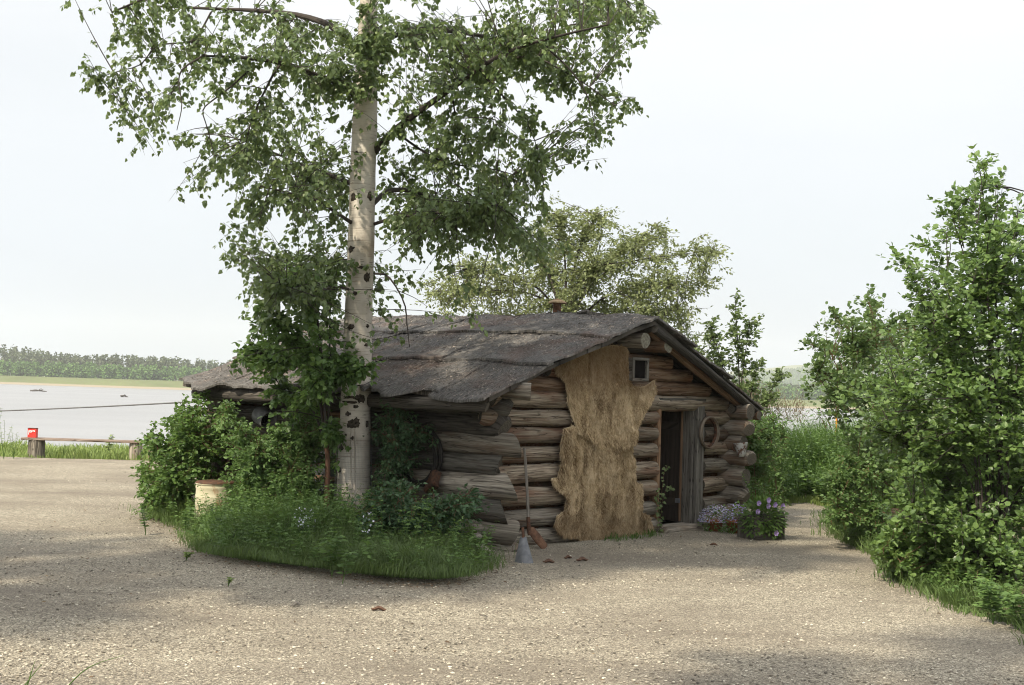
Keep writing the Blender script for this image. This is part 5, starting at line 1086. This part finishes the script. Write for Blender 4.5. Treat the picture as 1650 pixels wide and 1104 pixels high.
cp = pop_.copy(); COL.objects.link(cp); cp.location = pop_.location+Vector((3.6, 3.2, 0)); cp.rotation_euler = (0, 0, 2.2); cp['label'] = 'second poplar bush, standing farther right outside the frame'
for ch in pop_.children:
    c_ = ch.copy(); COL.objects.link(c_); c_.parent = cp
# --- left hand side shrubs
bush('rose_shrub', 'bushy green shrub at the left end of the cabin, left of the barrel', 'shrub', (285, 836), 17.4,
 [(320, 665, 24, 16, 4), (290, 690, 30, 20, 8), (262, 715, 26, 22, 8), (320, 720, 36, 30, 22), (270, 760, 40, 30, 24), (330, 770, 30, 30, 16), (245, 790, 22, 26, 8), (285, 805, 34, 26, 18), (255, 815, 24, 18, 8), (310, 800, 20, 30, 8), (355, 700, 30, 36, 18), (300, 650, 12, 8, 1), (345, 735, 30, 20, 10)],
 [(325, 640, 0), (290, 660, .3), (245, 700, -.2), (235, 760, .1), (240, 800, -.3), (310, 700, -.4), (340, 690, .3), (280, 770, -.5)], 'leaf_shrub', 65, 7, (.040, .062), 'ovate', .18, .6, .7, 5, (.08, .22), .010, 'redstem', reach=.6, sz=.15)
bush('rowan_shrub', 'light green leafy shrub between the barrel and the sapling stem', 'shrub', (440, 850), 16.0,
 [(392, 708, 36, 18, 10), (455, 708, 40, 20, 14), (520, 720, 24, 40, 10), (500, 660, 30, 26, 8), (520, 780, 20, 40, 8), (430, 800, 50, 30, 14), (400, 735, 36, 26, 14), (470, 740, 46, 30, 24), (420, 780, 40, 26, 16), (490, 790, 30, 26, 12), (455, 820, 40, 22, 12), (362, 668, 16, 14, 3), (505, 700, 20, 20, 5), (380, 770, 20, 20, 6)],
 [(366, 652, .2), (396, 700, -.2), (455, 690, .1), (490, 700, -.1), (410, 740, -.5), (470, 760, -.5)], 'leaf_light', 66, 8, (.038, .066), 'ovate', .3, .6, .55, 5, (.08, .22), .008, 'redstem', reach=.5, sz=.14, wide=.8)
bush('rowan_sapling', 'thin leafy sapling right of the birch trunk, before the log wall', 'shrub', (640, 868), 15.5,
 [(640, 665, 26, 20, 9), (622, 700, 26, 22, 9), (660, 700, 26, 18, 8), (640, 735, 30, 16, 8), (625, 760, 20, 16, 4), (690, 690, 14, 10, 2)],
 [(640, 645, 0), (625, 690, .1), (670, 695, -.1), (640, 730, -.2)], 'leaf_rose', 67, 8, (.032, .062), 'willow', .35, .5, .3, 4, (.08, .2), .007, 'redstem', reach=.4, sz=.12, wide=1.3)
bush('wild_rose', 'dark green low shrub before the log wall right of the birch foot', 'shrub', (665, 905), 14.2,
 [(640, 800, 30, 20, 12), (615, 815, 26, 20, 9), (690, 830, 34, 24, 16), (735, 815, 26, 18, 11), (650, 850, 36, 24, 14), (705, 860, 26, 20, 8), (600, 850, 26, 24, 9), (620, 880, 30, 24, 9), (750, 800, 14, 12, 3)],
 [(640, 785, .1), (745, 800, 0), (700, 815, -.2), (610, 800, -.2), (660, 840, -.4)], 'leaf_rose', 68, 8, (.034, .066), 'willow', .2, .5, .45, 5, (.07, .2), .008, 'redstem', reach=.5, sz=.13, wide=1.35)
# a leafy weed in front of the grass mound
def weed(u, v, h, n, label, mat, seed, Ln=(.06, .10), shape='willow', wide=1.2, name='leafy_weed', group=None, spread=.5, flower=None):
    rng = RS(seed); f = gnd(u, v, .04); e = empty(name, f, label, 'weed', 0, group); g = Geo()
    for k in range(n):
        a = rng.uniform(0, 6.28); hh = h*rng.uniform(.65, 1); top = np.array([math.cos(a)*spread*hh*.5, math.sin(a)*spread*hh*.5, hh]); P_ = catmull([[0, 0, -.03], top*.5+[0, 0, hh*.08], top], 8)
        tube(g, P_, np.linspace(.005, .002, 8), 5, 1, False); m = 9; t_ = np.linspace(.25, 1, m); b = rng.uniform(0, 6.28)+np.arange(m)*2.4; p = np.stack([np.interp(t_, np.linspace(0, 1, 8), P_[:, i]) for i in range(3)], 1)
        for r_ in range(2):
            D = np.stack([np.cos(b+r_*1.3), np.sin(b+r_*1.3), .25-.3*t_], 1); leaves(g, p, D, np.stack([rng.normal(size=m)*.3, rng.normal(size=m)*.3-.2, np.ones(m)], 1), rng.uniform(*Ln, m)*(1.1-.35*t_), shape, 0, wide)
    g.build('foliage', [M[mat], M['grass']], e)
    if flower:
        g = Geo(); m = flower; q = unit(rng, m)*[.06, .06, .10]+[0, 0, h*.93]; leaves(g, q, unit(rng, m), unit(rng, m), rng.uniform(.018, .03, m), 'petal', 0, 1.2); g.build('blossom', M['flower_white'], e)
    return e
weed(535, 925, .42, 4, 'broad leaved weed at the front of the grass mound below the birch', 'leaf_shrub', 71, (.08, .13))
weed(552, 935, .26, 3, 'small pale leaved weed low at the front edge of the grass mound', 'leaf_light', 72, (.06, .10))
weed(482, 895, .40, 3, 'weed with white blossoms left in the grass mound', 'leaf_light', 73, (.05, .08), flower=36)
weed(498, 888, .34, 2, 'second white flowering weed, just right of the first in the mound', 'leaf_light', 74, (.05, .08), flower=22)
weed(515, 858, .62, 3, 'tall white flowering weed beside the birch foot', 'leaf_light', 75, (.05, .08), flower=26)
weed(592, 905, .40, 2, 'thin weed with a white tip right below the birch trunk', 'leaf_rose', 76, (.05, .08), flower=18)
weed(1600, 1000, .34, 5, 'star shaped light green weed at the verge in the lower right', 'leaf_light', 77, (.10, .16), 'lance', 1.2)
weed(1640, 1010, .28, 4, 'ferny green weed at the right edge of the picture', 'leaf_light', 78, (.09, .15), 'willow', 1.0)
weed(1445, 905, .30, 4, 'grassy leaved weed at the verge under the poplar bush', 'leaf_shrub', 79, (.09, .15), 'lance', 1.2)
weed(235, 858, .30, 3, 'small yellowish weed beside the barrel', 'leaf_light', 80, (.04, .06), 'ovate', 1.)
weed(300, 858, .32, 3, 'thin yellow green weed just left of the barrel foot', 'leaf_light', 81, (.04, .06), 'ovate', 1.)
weed(300, 898, .05, 4, 'tiny weed growing in the gravel left of the mound', 'grass_bank', 82, (.03, .05), 'ovate', .8, spread=2.6)
weed(368, 938, .04, 3, 'tiny weed growing in the gravel below the mound', 'grass_bank', 83, (.02, .035), 'ovate', .8, spread=2.6)
weed(172, 733, .55, 5, 'bushy green weed under the bench, by its right leg', 'grass_bank', 84, (.07, .12), 'willow', 1.2)
weed(1415, 800, .75, 5, 'pale flowering weed between the path and the light bush', 'leaf_light', 85, (.05, .09), 'willow', 1.2, flower=40)
for i, (u, h) in enumerate(((6, .95), (22, .6), (-10, 1.1), (100, .34))): weed(u, 737, h, 4, ['tall thin weed at the left edge of the picture on the river bank', 'shorter thin weed left of the bench', 'tallest weed at the extreme left on the river bank', 'wispy weed just right of the left bench leg'][i], 'grass_bank', 90+i, (.04, .08), 'lance', 1.3)

# --- grass
def grass(name, label, poly, n, hgt, wid, mat, seed, zf=None, lean=.5, curl=.6, edge=0.0, extra=None, ragged=0.0, fringe=None):
    rng = RS(seed); P2 = poly_sample(poly, n, rng)
    if ragged: P2 = P2[poly_dist(P2, np.asarray(poly)) > ragged*(.45+.55*fbm(np.column_stack([P2*2.6, 0*P2[:, 0]]), seed+3))]; n = len(P2)
    if fringe: pl_ = np.asarray(poly)[:fringe[0]]; k_ = rng.randint(0, len(pl_)-1, fringe[1]); u_ = rng.uniform(0, 1, fringe[1])[:, None]; P2 = np.vstack([P2, pl_[k_]*(1-u_)+pl_[k_+1]*u_+rng.normal(size=(fringe[1], 2))*.10*np.abs(fbm(np.column_stack([k_+u_[:, 0], 0*u_[:, 0], 0*u_[:, 0]])*3, 5))[:, None]]); n = len(P2)
    z = zf(P2) if zf else np.zeros(n); P3 = np.column_stack([P2, z-.01]); cl_ = fbm(np.column_stack([P2*1.6, 0*z]), seed); H = rng.uniform(hgt[0], hgt[1], n)*(1+.5*cl_)
    if edge: H = H*np.clip(.35+poly_dist(P2, np.asarray(poly))/edge, .35, 1)
    a = rng.uniform(0, 6.28, n)*.5+3.2*fbm(np.column_stack([P2*2.3, 0*z]), seed+7); ld = rng.uniform(.1, 1, n)*lean; P3[:, :2] += rng.normal(size=(n, 2))*.035; g = Geo(); blades(g, P3, H, np.stack([np.cos(a)*ld, np.sin(a)*ld], 1), rng.uniform(*wid, n), 0, curl, rng)
    if extra: extra(g, rng, P3, H)
    o = g.build(name, [M[mat]]+([M['seedhead']] if extra else [])); return tag(o, label, kind='stuff')
mound = np.vstack([G2([(u_-(3 if u_ < 330 else 0), v_+2) for u_, v_ in fr]), [l2w((-.12, .0, 0))[:2], l2w((-.12, 3.2, 0))[:2], l2w((-.3, 4.4, 0))[:2]], G2([(262, 822)])])
grass('mound_grass', 'fine feathery green grass on the mound round the birch', mound, 62000, (.12, .40), (.003, .0075), 'grass_dark', 101, bed_z, .9, .9, .55, ragged=.16, fringe=(11, 2600))
core = np.vstack([G2([(330, 880), (420, 898), (560, 905), (650, 900)]), [l2w((-.3, 1.6, 0))[:2], l2w((-.3, 4.2, 0))[:2]]])
grass('tall_grass', 'taller bright grass and weeds between the barrel and the birch', G2([(322, 868), (360, 895), (480, 905), (548, 880), (540, 845), (430, 835), (370, 840)]), 5200, (.28, .55), (.006, .014), 'leaf_light', 102, bed_z, .7, .9)
Pb_ = G2([(1205, 820), (1262, 808), (1300, 802), (1345, 811), (1400, 826)])
def herbs(name, label, poly, n, hgt, mat, seed, Ln, zf, shape='willow', wide=1.2, pairs=6):
    rng = RS(seed); P2 = poly_sample(poly, n, rng); z = zf(P2); g = Geo()
    for i in range(n):
        h = rng.uniform(*hgt)*(.6+.4*min(1, poly_dist(P2[i:i+1], np.asarray(poly))[0]/.6)); a = rng.uniform(0, 6.28); b = np.array([P2[i, 0], P2[i, 1], z[i]]); tp = b+[math.cos(a)*h*.4, math.sin(a)*h*.4, h]; Q = catmull([b, (b+tp)/2+[0, 0, h*.12], tp], 6); tube(g, Q, np.linspace(.003, .001, 6), 4, 1, False)
        m = pairs*2; t_ = np.repeat(np.linspace(.3, 1, pairs), 2); p = np.stack([np.interp(t_, np.linspace(0, 1, 6), Q[:, k]) for k in range(3)], 1); an = rng.uniform(0, 6.28)+np.arange(m)*math.pi+np.repeat(np.arange(pairs)*1.2, 2)
        leaves(g, p, np.stack([np.cos(an), np.sin(an), .35-.5*t_+rng.normal(size=m)*.2], 1), np.stack([rng.normal(size=m)*.4, rng.normal(size=m)*.4, np.ones(m)], 1), rng.uniform(*Ln, m)*(1.15-.5*t_), shape, 0, wide)
    return tag(g.build(name, [M[mat], M['grass']]), label, kind='stuff')
M['redstem_'] = M['redstem']
herbs('mound_herbs', 'mixed leafy herbs growing up through the grass on the mound', mound, 620, (.22, .58), 'leaf_shrub', 161, (.04, .085), bed_z)
herbs('mound_herbs', 'light green herbs crowding between the barrel and the birch', G2([(318, 868), (360, 898), (480, 910), (560, 900), (545, 845), (430, 832), (360, 838)]), 330, (.35, .75), 'leaf_light', 162, (.045, .09), bed_z)
herbs('stand_herbs', 'tall leafy herbs standing dense in the grass beyond the path', np.vstack([Pb_, [[8.5, 22], [8, 25], [3.4, 27]]]), 900, (.85, 1.62), 'leaf_shrub', 164, (.07, .13), lambda p: 0*p[:, 0], 'willow', 1.1, 9)
herbs('verge_herbs', 'low mixed herbs along the verge under the right hand shrubs', G2([(1338, 836), (1348, 868), (1420, 905), (1438, 932), (1500, 960), (1560, 990), (1650, 1015), (1650, 975), (1540, 930), (1470, 890), (1420, 850)]), 380, (.12, .34), 'leaf_shrub', 163, (.04, .08), bedR_z)
bank = np.array([[-30, 29.2], [-30, 34.5], [-1, 34.5], [1.5, 27.8], [-5, 29.2]])
def bank_fl(g, rng, P3, H):
    k = rng.randint(0, len(P3), 1500); leaves(g, P3[k]+np.stack([0*k, 0*k, H[k]*.9], 1), unit(rng, len(k)), unit(rng, len(k)), rng.uniform(.02, .05, len(k)), 'petal', 1)
grass('bank_grass', 'sunlit light green grass along the top of the river bank', np.array([[-14, 29.1], [-14, 33.5], [-3, 33.5], [-3, 29.1]]), 16000, (.10, .30), (.010, .022), 'grass_bank', 103, lambda p: height(p[:, 0], p[:, 1]), .6, .6)
# tall grass beyond the path
Pb = G2([(1205, 822), (1262, 812), (1300, 806), (1345, 815), (1400, 830)])
stand = np.vstack([Pb, [[10.5, 20], [10, 29], [3.0, 30.5], [2.8, 25.5]]])
def heads(g, rng, P3, H):
    k = np.where(H > np.quantile(H, .86))[0]; k = k[(P3[k, 1] > 24.0) & (P3[k, 0] < .215*P3[k, 1])]; m = len(k)
    for r_ in range(4): leaves(g, P3[k]+np.stack([rng.normal(size=m)*.06, rng.normal(size=m)*.06, H[k]*(.80+.06*r_)], 1), np.stack([rng.normal(size=m)*.35, rng.normal(size=m)*.35, np.ones(m)], 1), unit(rng, m), rng.uniform(.05, .10, m), 'lance', 1, .5)
grass('grass_stand', 'tall lush grass stand beyond the bend of the path', stand, 46000, (.95, 1.62), (.010, .019), 'grass', 104, None, .45, .55, .6, heads)
grass('verge_grass', 'short grass edging the gravel path', np.vstack([G2([(1205, 812), (1262, 806), (1300, 803), (1345, 812), (1345, 822), (1300, 812), (1262, 814), (1205, 822)])]), 2600, (.06, .16), (.008, .014), 'grass_bank', 105, None)
vr = G2([(1336, 832), (1346, 865), (1418, 902), (1436, 930), (1500, 958), (1560, 988), (1650, 1013), (1720, 1060), (1760, 1020), (1650, 960), (1540, 915), (1470, 880), (1420, 840)])
grass('verge_grass', 'dark grass along the edge of the yard under the right hand shrubs', vr, 16000, (.08, .24), (.005, .011), 'grass_dark', 106, None, .75, .8, ragged=.2, fringe=(8, 3600))
grass('rough_grass', 'rough grass behind the right hand bushes', np.vstack([G2([(1500, 900)]), [[5.2, 10.2], [6.8, 8.2], [9, 5.5], [20, 5.5], [28, 12], [26, 29.5], [9, 29.5]]]), 16000, (.25, .7), (.010, .022), 'grass', 108, None, .6, .6)
grass('sill_grass', 'sparse green grass under the hide by the sill log', np.array([l2w(p)[:2] for p in ((1.7, -.42, 0), (2.75, -.38, 0), (2.75, -.12, 0), (1.7, -.12, 0))]), 260, (.05, .13), (.006, .010), 'grass', 107)
rng = RS(170); bm_ = np.vstack([bed, bed[:1]]); k = rng.randint(0, len(fr)-1, 900); t_ = rng.uniform(0, 1, 900)[:, None]; B2 = G2(fr); p2 = B2[k]*(1-t_)+B2[k+1]*t_; p2 = p2+rng.normal(size=p2.shape)*[.16, .16]-np.array([0, .10])
x2 = np.column_stack([poly_sample(yard, 9000, rng)]); x2 = x2[(x2[:, 1] > 7) & (fbm(np.column_stack([x2*.5, 0*x2[:, 0]]), 6) > .25)][:1500]; p2 = np.vstack([p2, x2]); n = len(p2); a = rng.uniform(0, 6.28, n)
g = Geo(); leaves(g, np.column_stack([p2, rng.uniform(.025, .04, n)]), np.stack([np.cos(a), np.sin(a), rng.normal(size=n)*.15], 1), np.stack([rng.normal(size=n)*.25, rng.normal(size=n)*.25, np.ones(n)], 1), rng.uniform(.012, .04, n), 'ovate', 0, .8)
M['litter'] = leaf_mat('dry_litter', (.06, .04, .025), (.15, .10, .06), (.15, .1, .05), .1, .8, (.24, .18, .10)); tag(g.build('leaf_litter', M['litter']), 'dry leaves and bark bits strewn on the gravel by the mound', kind='stuff')
# foreground blades in the lower left corner
g = Geo(); rng = RS(15); f = gnd(80, 1104, .0)
for (pth, r) in (([(95, 1120), (130, 1085), (160, 1068), (200, 1056)], .0045), ([(40, 1115), (50, 1085), (57, 1063)], .005), ([(30, 1115), (55, 1085), (68, 1070)], .004)):
    pts = [gnd(pth[0][0], pth[0][1]+2)]+[at(u, v, gnd(pth[0][0], pth[0][1]+2)[1]+.0) for u, v in pth[1:]]; Q = catmull(pts, 14)-f; tube(g, Q, np.linspace(r, .001, 14), 5, 0, False)
tf = g.build('grass_tuft', M['grass']); tf.location = Vector(f); tag(tf, 'few thin grass stalks sticking up in the lower left corner', 'grass tuft')
# weeds filling the stand behind the planter and under the hedge
for i, (u, v, h, lab) in enumerate(((1225, 835, 1.25, 'tall leafy plant right of the cabin corner behind the planter'), (1250, 815, 1.15, 'leafy plant rising beyond the planter, nearest the grass stand'), (1205, 838, 1.0, 'leafy plant closest to the right cabin corner'))):
    c = gnd(u, v); uu = u-10
    bush('fireweed', lab, 'plant', (u, v), c[1], [(uu, 690, 26, 24, 8), (uu+10, 730, 30, 28, 14), (uu, 770, 30, 26, 12), (uu+6, 800, 26, 18, 7)], [(uu-16, 680, 0), (uu+6, 672, .1), (uu+22, 690, -.1), (uu, 740, -.2)], 'leaf_light', 110+i, 7, (.04, .075), 'willow', .15, .6, .4, 4, (.06, .18), .006, 'redstem', 'leafy plants right of the cabin', 1.2, sz=.13)
for i, (u, v, lab) in enumerate(((1270, 808, 'broad leaved weed at the left foot of the grass stand'), (1300, 806, 'broad leaved weed at the middle foot of the grass stand'), (1325, 812, 'broad leaved weed at the right foot of the grass stand'))): weed(u, v, .55, 7, lab, 'leaf_shrub', 120+i, (.09, .16), 'ovate', .9, 'broad_weed', 'weeds at the foot of the grass stand', .9)

# --- planters by the door
def flower_mass(e, c, r, n, Ln, mat, rng, name='blossom'):
    g = Geo(); q = unit(rng, n); q[:, 2] = np.abs(q[:, 2])*.9; p = c+q*r*rng.uniform(.75, 1.05, (n, 1))
    for k in range(4):
        a = k*math.pi/2+rng.uniform(0, 1, n); D = np.stack([np.cos(a), np.sin(a)-.3, .25+0*a], 1); leaves(g, p, D, q+np.array([0, -.4, .4]), rng.uniform(*Ln, n), 'petal', 0, 1.2)
    g.build(name, M[mat], e)
def pot(u, v, r, h, label, seed, flowers, fr=None, mat='clay'):
    rng = RS(seed); c = gnd(u, v); e = empty('flower_pot', c, label, 'flower pot', 0, 'flower pots by the door'); g = Geo(); lathe(g, [(0, 0), (r*.72, 0), (r*.95, h*.8), (r*1.08, h*.82), (r*1.08, h), (r*.92, h), (r*.9, h*.86), (0, h*.86)], np.zeros(3), 20); g.build('pot', M[mat], e)
    fr = np.array(fr if fr is not None else (.2, .17, .19)); cc = np.array([0, -.05, h*.85]); g = Geo(); n = 520; q = unit(rng, n); p = cc+q*fr*rng.uniform(.3, .98, (n, 1)); ok = p[:, 2] > .03; p, q = p[ok], q[ok]; n = len(p)
    leaves(g, p, q+[0, 0, -.2], unit(rng, n)*.5+[0, -.3, 1], rng.uniform(.025, .05, n), 'willow', 0, 1.2); g.build('foliage', M['leaf_shrub'], e)
    for (mt, n_, L_) in flowers: flower_mass(e, cc, fr*1.04, n_, L_, mt, rng)
    return e
pot(1152, 857, .105, .15, 'clay pot overflowing with tiny pale lilac flowers beside the door', 131, [('flower_white', 330, (.007, .012)), ('flower_lilac', 250, (.008, .013))], (.22, .19, .24))
pot(1183, 860, .11, .17, 'clay pot with lilac and purple flowers, second from the door', 132, [('flower_lilac', 170, (.009, .014)), ('flower_purple', 9, (.022, .032))], (.19, .17, .27))
c = gnd(1226, 868); pl = empty('planter', c, 'weathered grey wooden planter overgrown with green petunia leaves', 'planter', ROT-.35)
g = Geo(); box(g, (-.24, -.17, 0), (.24, -.145, .30), 0, .006); g.build('side_board', M['plank'], pl); g = Geo(); box(g, (-.24, .145, 0), (.24, .17, .30), 0, .006); g.build('side_board', M['plank'], pl)
g = Geo(); box(g, (.215, -.1445, 0), (.24, .1445, .34), 0, .006); g.build('end_board', M['plank'], pl); g = Geo(); box(g, (-.24, -.1445, 0), (-.215, .1445, .30), 0, .006); g.build('end_board', M['plank'], pl)
g = Geo(); box(g, (-.214, -.144, .02), (.214, .144, .26)); g.build('earth', M['soil'], pl)
rng = RS(133); g = Geo(); n = 1500; q = unit(rng, n); p = np.array([-.04, -.08, .24])+q*[.30, .25, .30]*rng.uniform(.4, 1, (n, 1)); ok = p[:, 2] > .05; p, q = p[ok], q[ok]; n = len(p); leaves(g, p, q+[0, 0, -.3], unit(rng, n)*.5+[0, -.3, 1], rng.uniform(.03, .065, n), 'ovate', 0, .9)
for k_ in range(9): a_ = rng.uniform(0, 6.28); spire(g, [[-.05+.1*math.cos(a_), -.1+.1*math.sin(a_), .45], [-.05+.2*math.cos(a_), -.1+.15*math.sin(a_), .62], [-.05+.3*math.cos(a_), -.1+.2*math.sin(a_), .72+.1*rng.uniform()]], 14, .05, .025, rng, 'ovate', .9, 0)
g.build('foliage', M['leaf_shrub'], pl)
for (x, y, z) in ((-.22, -.2, .46), (-.10, -.24, .5), (-.12, -.26, .43), (.02, -.22, .44), (.16, -.2, .42), (-.02, -.30, .10), (-.25, -.22, .36)):
    g = Geo(); m = 6; a = np.arange(m)*2*math.pi/m; leaves(g, np.repeat([[x, y, z]], m, 0), np.stack([np.cos(a), 0*a-.35, np.sin(a)], 1), np.repeat([[0, -1., .2]], m, 0), .042, 'petal', 0, 1.3); g.build('blossom', M['flower_purple'], pl)
# vine climbing in the doorway
c = l2w((3.14, -.10, .07)); vn = empty('vine', c, 'small pale leaved vine climbing at the left door jamb', 'vine'); g = Geo(); rng = RS(9)
for pth in ([(1066, 852), (1062, 825), (1066, 795), (1070, 765), (1075, 750)], [(1064, 840), (1068, 805), (1076, 785), (1083, 788)], [(1063, 850), (1060, 815), (1060, 790)]):
    Q = catmull([l2w(gp(u, v, -.13)) for u, v in pth], 26)-c; tube(g, Q, .003, 5, 1, False); m = 26; a = rng.uniform(0, 6.28, m); leaves(g, Q+rng.normal(size=(m, 3))*.012, np.stack([np.cos(a), np.sin(a)*.5-.3, -.4+0*a], 1), np.stack([rng.normal(size=m)*.4, -.7+0*a, .6+0*a], 1), rng.uniform(.03, .055, m), 'ovate')
g.build('foliage', [M['leaf_aspen'], M['redstem']], vn)

# --- birches standing outside the frame to the left, whose crowns shade the yard and the cabin
def shade_tree(label, x, y, crowns, seed, h=9.5):
    rng = RS(seed); b = np.array([x, y, 0.]); e = empty('birch_tree', b, label, 'tree', 0, 'birches outside the frame'); g = Geo(); t_ = np.linspace(0, 1, 14); Pt = np.stack([x+.25*np.sin(t_*2), y+0*t_, t_*h-.1], 1); tube(g, Pt-b, .17*(1-t_*.85), 12, 0); g.build('trunk', M['birch'], e)
    lp = [Pt[6:]]; cl = []
    for (cx_, cy_, cz_, r, n) in crowns:
        c = np.array([cx_, cy_, cz_]); k = np.argmin(np.abs(Pt[:, 2]-(cz_-1.2))); lp.append(limb_tube([Pt[k], Pt[k]*.45+c*.55+[0, 0, .3], c], .05, .012, e, b, 'twig', 14, 'limb', seed=seed))
        for _ in range(n): q = unit(rng, 1)[0]*rng.uniform(.1, 1)**.45*np.array([r, r, r*.65]); cl.append((c+q, .2, 1))
    g = Geo(); twigs_and_leaves(g, np.concatenate(lp), cl, rng, 8, (.09, .125), 'birch', .6, .5, .006, 5, (.12, .34), reach=.9); g.V = [v-b for v in g.V]; g.build('crown', [M['leaf_birch'], M['twig']], e)
shade_tree('birch outside the frame on the left, its crown reaching high over the yard', -5.6, 8.2, [(-3.9, 9.2, 8.2, 1.9, 190), (-2.6, 10.4, 8.6, 1.7, 150), (-5.3, 9.8, 8.4, 1.9, 150), (-4.4, 7.6, 8.9, 1.7, 130), (-1.8, 9.0, 8.0, 1.5, 110)], 201)
shade_tree('birch outside the frame nearer the camera on the left', -9.2, 6.0, [(-8.4, 6.4, 7.6, 2.0, 190), (-7.0, 7.4, 8.0, 1.8, 150), (-9.8, 7.8, 7.8, 1.8, 110), (-10.5, 5.0, 8.0, 1.6, 80), (-6.0, 5.9, 8.0, 1.4, 130), (-8.2, 4.0, 8.0, 1.5, 120), (-6.4, 7.2, 8.2, 1.6, 140), (-5.2, 6.2, 8.4, 1.2, 80)], 202)
shade_tree('birch behind the camera shading the near right corner of the yard', -3.6, -.6, [(-2.6, 2.5, 8.0, 1.2, 60), (-1.2, 3.3, 8.2, 1.1, 56), (-.2, 3.8, 8.2, .9, 40)], 203)
print('leaves', nl)
